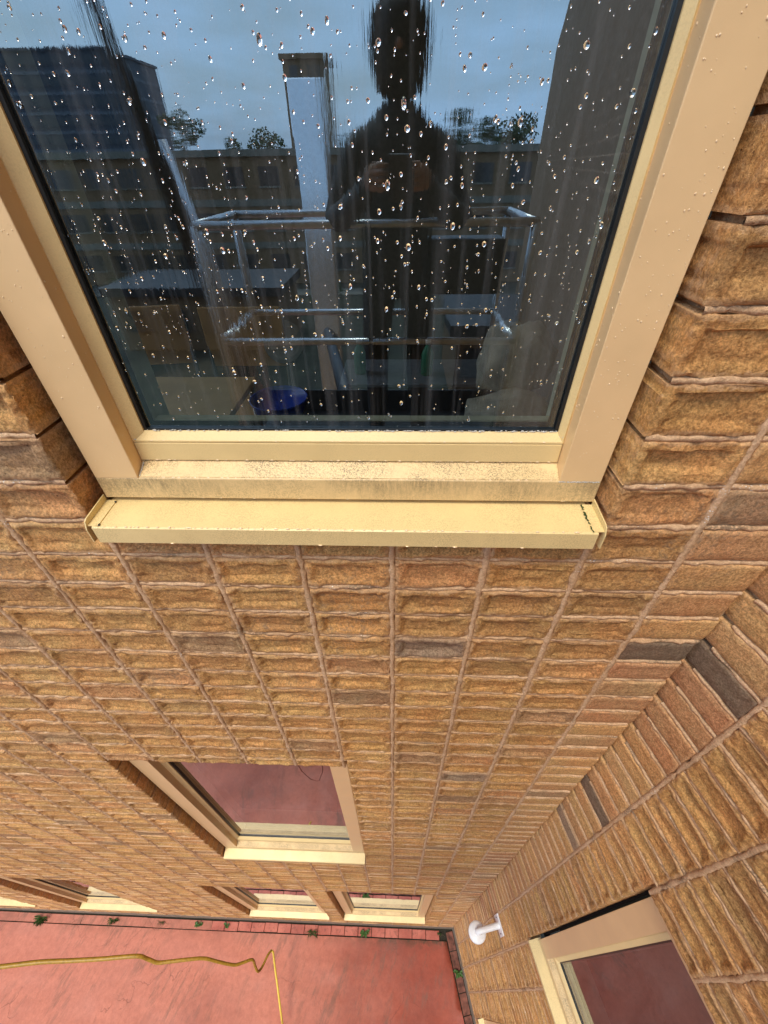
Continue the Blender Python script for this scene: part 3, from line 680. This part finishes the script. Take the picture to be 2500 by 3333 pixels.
# ------------------------------------------------------------------ weeds
M_LEAF = plain('leaf_green', (.06, .135, .03), .5, var=.4, sc=60); M_DRY = plain('dry_stalk', (.16, .12, .06), .8, var=.4, sc=60)
def weed(x, y, size, leaves, twigs, label, seed, wide=False):
    size *= .55; rg = np.random.default_rng(seed); root = empty('weed', (x, y, GZ), label=label, category='weed', group='weeds at the foot of the walls')
    m = MB()
    for i in range(leaves):
        a = rg.uniform(0, 6.28); el = rg.uniform(.2, 1.3); ln = size * rg.uniform(.35, .8); st = Vector((math.cos(a) * math.cos(el), -abs(math.sin(a)) * math.cos(el) * .9, math.sin(el))) * size * rg.uniform(.3, 1.0)
        dr = Vector((math.cos(a), -abs(math.sin(a)), rg.uniform(-.2, .5))).normalized(); sd_ = dr.cross(Vector((0, 0, 1))).normalized() * ln * (.34 if wide else .10); up = Vector((0, 0, .12)) * ln
        p0 = st * .7; p1 = p0 + dr * ln * .35; p2 = p0 + dr * ln * .75; p3 = p0 + dr * ln
        m.add([p0, p1 + sd_ + up, p1 - up * .3, p1 - sd_ + up, p2 + sd_ * .7 + up, p2 - sd_ * .7 + up, p3 - up], [(0, 2, 1), (0, 3, 2), (1, 2, 6, 4), (2, 3, 5, 6)])
    if leaves: link('foliage', m.mesh('fol'), M_LEAF, root, kind='stuff')
    if twigs:
        m = MB()
        for i in range(twigs):
            a = rg.uniform(0, 6.28); ln = size * rg.uniform(.6, 1.6); p = Vector((rg.normal(0, .02), -.01, 0)); dr = Vector((math.cos(a), -abs(math.sin(a)) - .2, rg.uniform(.1, .9))).normalized(); pts = [p]
            for k in range(4): dr = (dr + Vector(rg.normal(0, .25, 3).tolist())).normalized(); pts.append(pts[-1] + dr * ln / 4)
            m.tube(pts, [.0022, .0018, .0014, .001, .0006], 4)
        link('stalks', m.mesh('st'), M_DRY, root, kind='stuff')
weed(-5.35, -.06, .20, 46, 34, 'wispy grey-green tuft under the leftmost cream sill', 1)
weed(-4.25, -.05, .15, 26, 14, 'dark leafy weed left of the second ground-floor sill corner', 2)
weed(-2.93, -.05, .11, 22, 2, 'small bright green weed midway along the wall foot', 3, True)
weed(-2.50, -.05, .085, 15, 0, 'tiniest green sprig right of the small bright weed', 4, True)
weed(-1.19, -.08, .17, 16, 46, 'dry twiggy weed below the gap between two cream sills', 5)
weed(-.41, -.06, .125, 30, 3, 'broad-leaved bright green weed under the ground-floor window nearest the corner', 6, True)
weed(XB(-.42) - .05, -.42, .13, 28, 0, 'leafy green weed at the foot of the side wall', 7, True)
weed(.70, -.05, .07, 26, 8, 'low mossy clump in the corner where the walls meet', 8)
weed(-3.5, -.05, .12, 3, 22, 'thin dry stalks lying beside the wall left of the bright weeds', 9)

# ------------------------------------------------------------------ hose
def pxray(x, y, t):
    a, b = (x * 1.507 - 1250) / F_PX, (y * 1.507 - 1666.5) / F_PX; return CAM + (r * a + dn * b + fw) * t
hpx = [(-60, 2092, 4.3), (0, 2088, 4.35), (85, 2078, 4.42), (150, 2075, 4.47), (220, 2071, 4.5), (295, 2065, 4.55), (318, 2071, 4.6), (340, 2079, 4.63), (365, 2077, 4.66), (400, 2073, 4.7), (440, 2070, 4.76), (470, 2077, 4.82), (505, 2084, 4.9), (525, 2079, 4.96), (545, 2073, 5.02), (551, 2086, 5.08), (557, 2098, 5.12), (566, 2089, 5.2), (578, 2064, 5.3), (586, 2053, 5.36)]
hp = [pxray(*p) for p in hpx]
def pxground(x, y, z):
    d = pxray(x, y, 1) - CAM; return CAM + d * ((z - CAM.z) / d.z)
tail = [hp[-1], pxray(590, 2056, 5.38), pxray(592, 2073, 5.42), pxray(596, 2105, 5.42), pxray(600, 2133, 5.40), pxray(605, 2175, 5.36), pxray(611, 2218, 5.32)]
def spline(pts, n=6):
    pts = [Vector(p) for p in pts]; out = []
    for i in range(len(pts) - 1):
        p0, p1, p2, p3 = pts[max(i - 1, 0)], pts[i], pts[i + 1], pts[min(i + 2, len(pts) - 1)]
        for k in range(n):
            t = k / n; out.append(.5 * ((2 * p1) + (p2 - p0) * t + (2 * p0 - 5 * p1 + 4 * p2 - p3) * t * t + (3 * p1 - p0 - 3 * p2 + p3) * t ** 3))
    out.append(pts[-1]); return out
hose = empty('garden_hose', hp[0], label='ochre hose hanging slackly above the red courtyard with a bright yellow end', category='hose')
M_HOSE = plain('ochre_hose', (.36, .21, .025), .42, var=.25, sc=40); M_HOSEY = plain('yellow_hose', (.80, .60, .10), .4, var=.1)
def rel(pts, o): return [Vector(p) - Vector(o) for p in pts]
hs = spline(hp); m = MB(); m.tube(rel(hs, hp[0]), [.0215 - .0090 * i / len(hs) for i in range(len(hs))], 12); link('hose_body', m.mesh('h', True), M_HOSE, hose)
m = MB(); m.tube(rel(tail, hp[0]), .0125, 12); link('hose_end', m.mesh('h', True), M_HOSEY, hose)

cb = [(972, 2492), (990, 2518), (1012, 2535), (1035, 2541), (1043, 2532), (1050, 2496)]
def mir(x, y, Y=-.95):
    d = r * ((x - 1250) / F_PX) + dn * ((y - 1666.5) / F_PX) + fw; t = (.217 - Y - CAM.y) / d.y; p = CAM + d * t; return Vector((p.x, Y, p.z))
cp = [mir(*p) for p in cb]; cp = [Vector((cp[0].x - .03, -1.1, -.62)), cp[0] + Vector((-.04, 0, .9))] + cp + [cp[-1] + Vector((.03, 0, 1.0)), Vector((cp[-1].x + .05, -1.1, -.62))]
ca = empty('cable', tuple(cp[0]), label='thin pinkish cable hanging in a loop below the basket, mirrored in the lower pane', category='cable')
m = MB(); m.tube(rel(spline(cp), cp[0]), .0045, 8); link('cable_sheath', m.mesh('cs', True), plain('pink_cable', (.45, .14, .10), .4), ca)

# ------------------------------------------------------------------ dome camera on the side wall
M_WHITE = plain('white_enamel', (.84, .83, .82), .3, var=.05, sc=20); M_DOME = plain('smoked_dome', (.03, .03, .04), .1)
cc = Vector((.757, -.289, -4.47)); wl = (Vector((XC, 0, 0)) + DB * ((cc - Vector((XC, 0, 0))).dot(DB))); wl.z = cc.z
dc = empty('security_camera', tuple(wl), label='white dome camera on an arm fixed to the side wall', category='camera')
offv = cc - wl; dist = offv.length
m = MB(); m.lathe([(.0, .012), (.030, .012), (.060, .007), (.074, 0), (.076, -.006), (.076, -.030), (.070, -.036), (0, -.036)], 40, tuple(offv)); link('canopy', m.mesh('c', True), M_WHITE, dc)
m = MB(); m.lathe([(0, -.036), (.060, -.037), (.058, -.055), (.045, -.078), (.02, -.092), (.0, -.095)], 32, tuple(offv)); link('dome', m.mesh('d', True), M_DOME, dc)
m = MB(); path = [offv + Vector((0, 0, .005)), offv + Vector((0, 0, .035)), offv + NB * -.012 + Vector((0, 0, .055)), offv + NB * -.045 + Vector((0, 0, .064)), NB * .02 + Vector((0, 0, .060)), NB * .006 + Vector((0, 0, .060))]
m.tube(spline(path, 5), .0235, 20); link('arm', m.mesh('a', True), M_WHITE, dc)
m = MB(); m.box(-.072, .072, -.012, -.001, -.02, .13); me = bevel(m.mesh('plate'), .003); me.transform(Matrix.Rotation(ROTB, 4, 'Z')); link('wall_plate', me, M_WHITE, dc)
for sx_ in (-.052, .052):
    m = MB(); m.box(sx_ - .004, sx_ + .004, -.0155, -.011, .045, .075); me = m.mesh('slot'); me.transform(Matrix.Rotation(ROTB, 4, 'Z')); link('screw_slot', me, M_GASKET, dc)

# ------------------------------------------------------------------ room behind the big window
M_WALLP = plain('room_wall', (.38, .37, .33), .9); M_FLOORR = plain('room_floor', (.10, .09, .08), .7)
room = empty('room_interior', (0, 0, 0), kind='structure')
m = MB(); m.box(-2.2, .95, .30, 3.6, -.62, -.60); link('room_floor', m.mesh('f'), M_FLOORR, room)
m = MB(); m.box(-2.2, .95, 3.6, 3.65, -.62, 2.5); m.box(-2.25, -2.2, .30, 2.3, -.62, .10); m.box(-2.25, -2.2, .30, 2.3, 2.4, 2.5); m.box(-2.25, -2.2, 2.3, 3.6, -.62, 2.5); m.box(.95, 1.0, .30, 3.6, -.62, 2.5); m.box(-2.2, .95, .30, 3.6, 2.5, 2.55)  # opening added out of view in the left wall so skylight brightens the room
m.box(-2.2, -.64, .245, .30, -.62, 2.5); m.box(.43, .95, .245, .30, -.62, 2.5); m.box(-.64, .43, .245, .30, -.62, .20); link('room_walls', m.mesh('w'), M_WALLP, room)
M_PLY = plain('plywood_tan', (.78, .47, .19), .5, sc=8); M_STEEL = plain('chair_steel', (.45, .46, .48), .25, .9)
def chair(x, y, rz, label):
    t = empty('chair', (x, y, -.60), rz, label=label, category='chair', group='tan-backed chairs inside the room')
    m = MB(); m.box(-.19, .19, -.19, .19, .44, .455); link('seat', bevel(m.mesh('s'), .006), M_PLY, t)
    m = MB(); m.box(-.185, .185, .17, .185, .60, .86); link('backrest', bevel(m.mesh('b'), .005), M_PLY, t)
    for s_ in (-1, 1):
        m = MB(); m.tube(spline([(s_ * .18, -.17, 0), (s_ * .18, -.17, .42), (s_ * .18, .10, .435), (s_ * .18, .165, .55), (s_ * .18, .19, .84)], 4), .011, 8); link('frame', m.mesh('f', True), M_STEEL, t)
        m = MB(); m.tube([(s_ * .18, .0, .43), (s_ * .18, .20, 0)], .011, 8); link('leg', m.mesh('l', True), M_STEEL, t)
chair(-1.14, 1.10, .15, 'chair with a tan back at the far left behind the glass'); chair(-.70, 1.08, 0, 'tan-backed chair right of the other, just behind the blue bowl')
tb = empty('low_table', (-.70, .66, -.60), label='small tan table top in the lower left behind the glass', category='table')
m = MB(); m.box(-.22, .17, -.16, .16, .70, .722); link('table_top', bevel(m.mesh('t'), .004), M_PLY, tb)
for a in (-.2, .15):
    for b in (-.14, .14): m = MB(); m.tube([(a, b, 0), (a, b, .70)], .013, 8); link('leg', m.mesh('l', True), M_STEEL, tb)
st = empty('low_cabinet', (-.05, .62, -.60), label='dark cabinet under the blue bowl behind the glass', category='cabinet')
m = MB(); m.box(-.42, .52, -.22, .25, 0, .66); link('carcass', bevel(m.mesh('c'), .005), plain('dark_laminate', (.02, .022, .026), .4), st)
m = MB(); m.box(-.41, .51, -.228, -.2205, .05, .62); link('door', bevel(m.mesh('d'), .002), plain('dark_door', (.025, .027, .03), .4), st)
M_BLUE = plain('blue_plastic', (.02, .07, .48), .35, var=.08)
bw = empty('bowl', (-.39, .60, .06), label='round blue plastic bowl behind the bottom of the glass', category='bowl')
m = MB(); m.lathe([(.0, .0), (.060, .0), (.085, .045), (.092, .078), (.096, .080), (.096, .074), (.088, .046), (.063, .004), (0, .004)][0:6], 32); link('bowl_shell', m.mesh('b', True), M_BLUE, bw)
M_CLOTH = plain('beige_cloth', (.44, .41, .33), .9, sc=18, var=.3, bump=.004)
def sack(name, x, y, z, sx_, sy_, sz_, seed, label):
    bm = bmesh.new(); bmesh.ops.create_icosphere(bm, subdivisions=4, radius=1); from mathutils import noise as mn
    for v in bm.verts:
        n = v.co.normalized(); d = 1 + .22 * mn.noise(n * 1.7 + Vector((seed, 0, 0))) + .12 * mn.noise(n * 4.5 + Vector((0, seed, 0))) + .05 * mn.noise(n * 11)
        v.co = Vector((n.x * sx_ * d, n.y * sy_ * d, max(n.z, -.55) * sz_ * d))
    me = D.meshes.new('sack'); bm.to_mesh(me); bm.free(); me.polygons.foreach_set('use_smooth', [True] * len(me.polygons))
    o = link(name, me, M_CLOTH); o.location = (x, y, z); o['label'] = label; o['category'] = 'bag'; o['group'] = 'beige cloth bundles behind the glass'
sack('cloth_bag', .34, .46, .13, .135, .10, .085, 3.1, 'crumpled beige cloth bundle at the lower right behind the glass')
sack('cloth_bag', .37, .60, .26, .12, .10, .12, 9.4, 'upper beige cloth bundle leaning over the lower one')
pl = empty('plate', (-.52, 1.25, -.02), label='round off-white dish on its side behind the glass', category='dish')
m = MB(); m.lathe([(0, -.006), (.060, -.006), (.090, .006), (.093, .010), (.06, .0)], 36); me = m.mesh('pl', True); me.transform(Matrix.Translation((0, 0, .13)) @ Matrix.Rotation(math.radians(62), 4, 'X')); link('dish', me, plain('off_white', (.55, .52, .45), .4), pl)
stand = MB(); stand.tube([(0, .03, -.58), (0, .03, .02)], .018, 10); link('stand', stand.mesh('s', True), M_STEEL, pl)
def bottle(x, y, z, c, label):
    t = empty('bottle', (x, y, z), label=label, category='bottle', group='green bottles behind the glass')
    m = MB(); m.lathe([(0, 0), (.03, 0), (.032, .01), (.032, .11), (.022, .135), (.012, .15), (.012, .165), (0, .165)], 20); link('body', m.mesh('b', True), plain('green_plastic', c, .3), t)
    m = MB(); m.lathe([(0, .160), (.015, .160), (.015, .182), (0, .182)], 16); link('cap', m.mesh('c', True), M_WHITE, t)
sb = empty('sideboard', (.10, 1.55, -.60), label='low pale sideboard deeper in the room behind the glass', category='sideboard')
m = MB(); m.box(-.40, .40, -.18, .18, 0, .46); link('carcass', bevel(m.mesh('c'), .005), plain('grey_laminate', (.30, .33, .38), .4), sb)
m = MB(); m.box(-.39, -.005, -.187, -.1805, .05, .43); link('door', m.mesh('d'), M_REVEAL, sb); m = MB(); m.box(.005, .39, -.187, -.1805, .05, .43); link('door', m.mesh('d'), M_REVEAL, sb)
bottle(.16, 1.50, -.14, (.03, .30, .16), 'light green bottle standing right of centre on the sideboard'); bottle(-.20, 1.52, -.14, (.04, .22, .14), 'green bottle at the left end of the sideboard')

# ------------------------------------------------------------------ outside, behind the photographer: lift basket, person, added mast
M_RAILG = plain('galvanised_rail', (.55, .58, .62), .28, .7); M_DARKM = plain('dark_steel', (.035, .038, .045), .5, .4); M_POST = plain('pale_column', (.88, .89, .90), .22, .9, var=.05)
bk = empty('lift_basket', (-.15, -1.46, -.60), label='work platform basket with galvanised rails mirrored in the big pane', category='lift basket')
def bar(name, pts, rad, mat, par): m = MB(); m.tube(pts, rad, 10); return link(name, m.mesh(name, True), mat, par)
bx0, bx1, by0, by1 = -.72, .72, -.28, .26
for z, mt in ((1.14, M_RAILG), (.66, M_RAILG)):
    for pts in ([(bx0, by1, z), (bx1, by1, z)], [(bx0, by0, z), (bx1, by0, z)], [(bx0, by0, z), (bx0, by1, z)], [(bx1, by0, z), (bx1, by1, z)]): bar('rail', pts, .017, mt, bk)
for x in (bx0, 0.02, bx1):
    for y in (by0, by1): bar('post', [(x, y, .02), (x, y, 1.14)], .017, M_DARKM if x == .02 else M_RAILG, bk)
m = MB(); m.box(bx0, bx1, by0, by1, 0, .02); link('floor_plate', m.mesh('fp'), M_DARKM, bk)
m = MB(); m.box(bx0, bx1, by1, by1 + .006, .02, .17); m.box(bx0, bx1, by0 - .006, by0, .02, .17); link('kick_board', m.mesh('kb'), M_DARKM, bk)
m = MB(); m.box(.30, .62, by1 - .16, by1 - .03, .86, 1.08); link('control_box', bevel(m.mesh('cb'), .01), M_DARKM, bk)
ms = empty('added_column', (-.80, -4.0, GZ), label='pale metal mast added to mirror sky light as the wet smear left of the person', category='smear_column')
m = MB(); a_, b_ = Vector((0, 0, .3)), Vector((-.60, -3.6, 9.7)); m.add([a_ + Vector((-.12, .1, 0)), a_ + Vector((.12, .1, 0)), a_ + Vector((.12, -.14, 0)), a_ + Vector((-.12, -.14, 0)), b_ + Vector((-.25, .1, 0)), b_ + Vector((.25, .1, 0)), b_ + Vector((.25, -.14, 0)), b_ + Vector((-.25, -.14, 0))], [(0, 3, 2, 1), (4, 5, 6, 7), (0, 1, 5, 4), (1, 2, 6, 5), (2, 3, 7, 6), (3, 0, 4, 7)])
link('column_shaft', bevel(m.mesh('mc'), .02), M_POST, ms)  # added shaft, leaning back to mirror the sky in place of a wet smear
m = MB(); m.tube([(-.4, -2.3, 6.6), (.5, 2.2, 7.25)], .07, 12); link('carrying_arm', m.mesh('ta', True), M_DARKM, ms)
m = MB(); m.box(-.6, .6, -1.6, .3, .02, .3); link('chassis', bevel(m.mesh('mb'), .05), M_DARKM, ms)
bo = empty('crane_boom', (-2.35, -3.4, GZ), label='dark slanting boom with a slim cylinder beside it, left in the reflection', category='crane boom')
m = MB(); m.tube([(1.1, 0, 0), (.9, 0, 5.5), (.32, 0, 9.3), (.18, 0, 10.1)], [.12, .09, .06, .05], 12); link('boom', m.mesh('b', True), M_DARKM, bo)
m = MB(); m.tube([(.95, .1, 6.5), (.52, .1, 8.9)], .03, 10); link('cylinder', m.mesh('c', True), M_RAILG, bo)

def skin_body(name, verts, edges, rad, mat, parent, sub=2, root=0):
    me = D.meshes.new(name); me.from_pydata(verts, edges, []); o = D.objects.new(name, me); COL.objects.link(o); o.parent = parent
    sm = o.modifiers.new('skin', 'SKIN'); ss = o.modifiers.new('sub', 'SUBSURF'); ss.levels = sub; ss.render_levels = sub
    for i, rr in enumerate(rad): me.skin_vertices[0].data[i].radius = (rr, rr) if not isinstance(rr, tuple) else rr
    me.skin_vertices[0].data[root].use_root = True
    bpy.context.view_layer.update(); dg = bpy.context.evaluated_depsgraph_get(); nm = D.meshes.new_from_object(o.evaluated_get(dg))
    D.objects.remove(o); nm.materials.clear(); nm.polygons.foreach_set('use_smooth', [True] * len(nm.polygons)); return link(name, nm, mat, parent)
M_COAT = plain('dark_jacket', (.022, .024, .03), .75, sc=12, var=.4); M_TROU = plain('dark_trousers', (.018, .018, .02), .85); M_SKIN = plain('skin', (.42, .24, .17), .5); M_HAIR = plain('dark_hair', (.02, .015, .01), .7)
pe = empty('person', (.0, -1.36, -.58), label='person in a dark hooded jacket photographing from the lift basket', category='person')
bv = [(0, 0, .92), (0, .01, 1.10), (0, .0, 1.30), (0, -.01, 1.40), (0, .0, 1.52),
      (-.10, 0, .88), (-.11, .02, .48), (-.12, -.02, .08), (-.13, .10, .03), (.10, 0, .88), (.12, .02, .48), (.13, -.02, .08), (.14, .10, .03),
      (-.185, 0, 1.35), (-.27, .10, 1.12), (-.13, .40, 1.22), (-.09, .49, 1.26), (.185, 0, 1.35), (.27, .10, 1.12), (.13, .40, 1.22), (.09, .49, 1.26)]
be = [(0, 1), (1, 2), (2, 3), (3, 4), (0, 5), (5, 6), (6, 7), (7, 8), (0, 9), (9, 10), (10, 11), (11, 12), (3, 13), (13, 14), (14, 15), (15, 16), (3, 17), (17, 18), (18, 19), (19, 20)]
br = [(.15, .12), (.15, .12), (.17, .13), (.095, .085), .052, .095, .070, .050, .045, .095, .070, .050, .045, .070, .058, .045, .034, .070, .058, .045, .034]
skin_body('body', bv, be, br, M_COAT, pe)
m = MB(); m.lathe([(0, -.13), (.035, -.125), (.055, -.09), (.068, -.04), (.076, .02), (.074, .07), (.055, .11), (.02, .125), (0, .127)], 20, (0, .03, 1.64)); link('head', m.mesh('hd', True), M_COAT, pe)  # head takes the dark coat colour, so the face's shade is painted in
m = MB(); m.lathe([(.045, -.14), (.085, -.11), (.108, -.04), (.114, .02), (.104, .08), (.070, .125), (0, .145)], 22, (0, -.005, 1.635)); me = m.mesh('hood', True)
for v in me.vertices:
    if v.co.y > .03: v.co.y = .03 + (v.co.y - .03) * .25
link('hood', me, M_COAT, pe)
m = MB(); m.lathe([(0, -.012), (.008, -.010), (.012, 0), (.008, .012), (0, .02)], 8, (0, .108, 1.63)); link('nose', m.mesh('ns', True), M_SKIN, pe)
for s_ in (-1, 1):
    hand = empty('hand', (s_ * .085, .52, 1.275), parent=pe)
    verts = [(0, 0, 0), (-s_ * .012, .045, .012)]; m = MB()
    m.tube([(0, -.02, -.01), (-s_ * .01, .02, .0), (-s_ * .018, .055, .01)], [.026, .034, .030], 12); link('palm', m.mesh('pm', True), M_SKIN, hand)
    for k in range(4):
        z = .03 - k * .018; m = MB(); ln = (.9, 1.0, .95, .78)[k]
        m.tube([(-s_ * .018, .05, z), (-s_ * .022, .05 + .03 * ln, z + .004), (-s_ * .035, .05 + .048 * ln, z + .004), (-s_ * .052, .05 + .045 * ln, z)], [.0095, .009, .008, .006], 10); link('finger', m.mesh('fg', True), M_SKIN, hand)
    m = MB(); m.tube([(-s_ * .005, .01, -.022), (-s_ * .03, .035, -.028), (-s_ * .055, .05, -.02)], [.011, .010, .007], 10); link('thumb', m.mesh('th', True), M_SKIN, hand)
ph = empty('phone', tuple(CAM - fw * .012), label='dark phone held up by the person in the basket', category='phone')
m = MB(); m.box(-.037, .037, -.077, .077, -.008, 0); me = bevel(m.mesh('ph'), .003); me.transform(Matrix((tuple(r), tuple(-dn), tuple(-fw))).transposed().to_4x4() @ Matrix.Translation((0, -.055, .004))); link('case', me, plain('phone_black', (.01, .01, .012), .25), ph)

# ------------------------------------------------------------------ far surroundings (mirrored in the pane)
def at(az, el, dist): return Vector((CAM.x + az * dist, .2 - (dist - .68 - .0) - .2 + .2, CAM.z + el * math.hypot(1, az) * dist))
M_TOWER = plain('dark_cladding', (.045, .055, .075), .6); M_BAND = plain('tower_band', (.12, .13, .15), .6); M_WIN = plain('dark_panes', (.03, .035, .04), .15)
def house(name, x0, x1, y0, y1, top, mat, label, cat, floors, bays, win=(1.2, 1.3), band=None, z_base=GZ, first=1.2, cap=None, group=None):
    t = empty(name, ((x0 + x1) / 2, y1, z_base), label=label, category=cat)
    if group: t['group'] = group
    hw = (x1 - x0) / 2; h = top - z_base; m = MB(); m.box(-hw, hw, y0 - y1, 0, 0, h); link('wall', m.mesh('w'), mat, t)
    m = MB(); m.box(-hw - .3, hw + .3, y0 - y1 - .3, .3, h, h + .45); link('parapet', m.mesh('p'), cap or M_PLINTH, t)
    fh = h / floors; bwid = 2 * hw / bays; me = None
    for fl in range(floors):
        for b in range(bays):
            if me is None:
                q = MB(); q.box(-win[0] / 2, win[0] / 2, 0, .06, 0, win[1]); me = q.mesh('win')
                q = MB(); q.box(-win[0] / 2 - .08, win[0] / 2 + .08, .0, .14, -.12, 0); me2 = q.mesh('sl')
            wd = link('window', me, M_WIN, t); wd.location = (-hw + (b + .5) * bwid, 0.002, fl * fh + first); link('window_sill', me2, cap or M_PLINTH, wd)
        if band is not None and fl: q = MB(); q.box(-hw - .06, hw + .06, y0 - y1 - .06, .09, fl * fh - .2, fl * fh + .3); link('band', q.mesh('bd'), band, t)
    return t
M_PALE = plain('pale_render', (.20, .18, .14), .8); M_BRN = plain('brown_brick', (.22, .125, .06), .85, sc=3, var=.2); M_REDF = plain('red_fascia', (.28, .07, .05), .6)
house('office_building', -31, 11.5, -56, -44, 1.45, M_BRN, 'long brown brick block across the courtyard, mirrored in the pane', 'building', 3, 14, (1.7, 1.3), M_PALE, cap=M_PALE)
house('tower_block', -92, -59, -140, -118, 19, M_TOWER, 'dark tower block with pale floor bands far at the left of the reflection', 'building', 9, 9, (2.6, 1.2), M_BAND, cap=M_TOWER)
house('brick_tower', -14.2, -9.2, -76, -70, 10.4, M_BRN, 'narrow brown tower rising behind the long block', 'tower', 6, 2, (1.0, 1.4), None, cap=M_BRN)
house('garden_pavilion', -17, -7, -30, -25, -4.9, M_BRN, 'low brick pavilion with a red fascia standing on the lawn', 'building', 1, 4, (1.2, 1.1), None, cap=M_DARKM)
house('store_building', 2.5, 6.0, -23, -18, -5.0, M_BRN, 'small dark brick store right of the lawn', 'building', 1, 2, (1.0, 1.2), None, cap=M_DARKM)
m = MB(); m.box(-40, 4, -41.5, -39.2, GZ - .05, GZ + .02); link('path', m.mesh('path'), M_PALE, kind='structure'); 
m = MB(); m.box(-40, 3, -13.4, -11.9, GZ - .05, GZ + .02); link('path', m.mesh('path'), M_PALE, kind='structure')
M_TRUNK = plain('bark', (.07, .05, .035), .9); M_FOL = plain('tree_foliage', (.035, .075, .022), .7, sc=.8, var=.5)
def tree(x, y, top, rad, label, seed, n=2600, base=GZ, low=.35):
    rg = np.random.default_rng(seed); t = empty('tree', (x, y, base), label=label, category='tree', group='trees beyond the courtyard'); h = top - base
    m = MB(); m.tube([(0, 0, 0), (.1, 0, h * .3), (0, .1, h * .6), (.1, 0, h * .85)], [h * .022, h * .017, h * .011, h * .003], 8)
    for i in range(7):
        a = rg.uniform(0, 6.28); z = h * rg.uniform(.3, .65); m.tube([(0, 0, z), (math.cos(a) * rad * .4, math.sin(a) * rad * .4, z + rad * .3), (math.cos(a) * rad * .75, math.sin(a) * rad * .75, z + rad * .6)], [h * .009, h * .006, h * .002], 6)
    link('trunk', m.mesh('tr', True), M_TRUNK, t)
    cl_ = [(rg.normal(0, rad * .45), rg.normal(0, rad * .45), h * rg.uniform(low + .1, .95), rad * rg.uniform(.25, .5)) for _ in range(16)]
    V = []; Fc = []
    for i in range(n):
        c = cl_[int(rg.integers(len(cl_)))]; d = rg.normal(size=3); d /= np.linalg.norm(d); p = np.array(c[:3]) + d * c[3] * rg.uniform(.5, 1.05) * np.array([1, 1, .8])
        if p[2] > h: continue
        s_ = rad * rg.uniform(.035, .07); u = rg.normal(size=3); u /= np.linalg.norm(u); v = np.cross(u, rg.normal(size=3)); v /= np.linalg.norm(v); b = len(V)
        V += [p - u * s_, p + v * s_ * .6, p + u * s_, p - v * s_ * .6]; Fc.append((b, b + 1, b + 2, b + 3))
    link('crown', mesh('cr', V, Fc), M_FOL, t)
for i, (az, el, dd, rad, lb) in enumerate([(-.242, .082, 62, 3.2, 'round tree left of the brown tower, rising over the long block'), (-.40, .078, 60, 2.6, 'narrow tree beside the slanting boom in the reflection'), (.085, .060, 60, 3.4, 'dark tree just right of the person in the reflection'),
        (.145, .072, 60, 3.6, 'tallest of the dark trees right of the person'), (.20, .062, 60, 3.2, 'dark tree nearest the side wall in the reflection'), (-.31, .036, 62, 3.0, 'low bushy tree over the roofline, left of the round one'), (-.09, .045, 64, 3.4, 'tree peeping over the roof left of the person')]):
    P = Vector((CAM.x + az * dd, -(dd - .88), CAM.z + el * math.hypot(1, az) * dd)); tree(P.x, P.y, P.z, rad, lb, 40 + i)
for i, (x, y, s_) in enumerate([(-15.5, -36, 1.9), (-11.5, -35, 1.5), (-20, -33, 2.1), (-6, -36, 1.4)]):
    tree(x, y, GZ + s_ * 1.3, s_, ('wide hedge bush left of the pavilion', 'small bush behind the pavilion', 'largest bush on the lawn far left', 'small bush right of the pavilion')[i], 70 + i, 1300, low=.0)
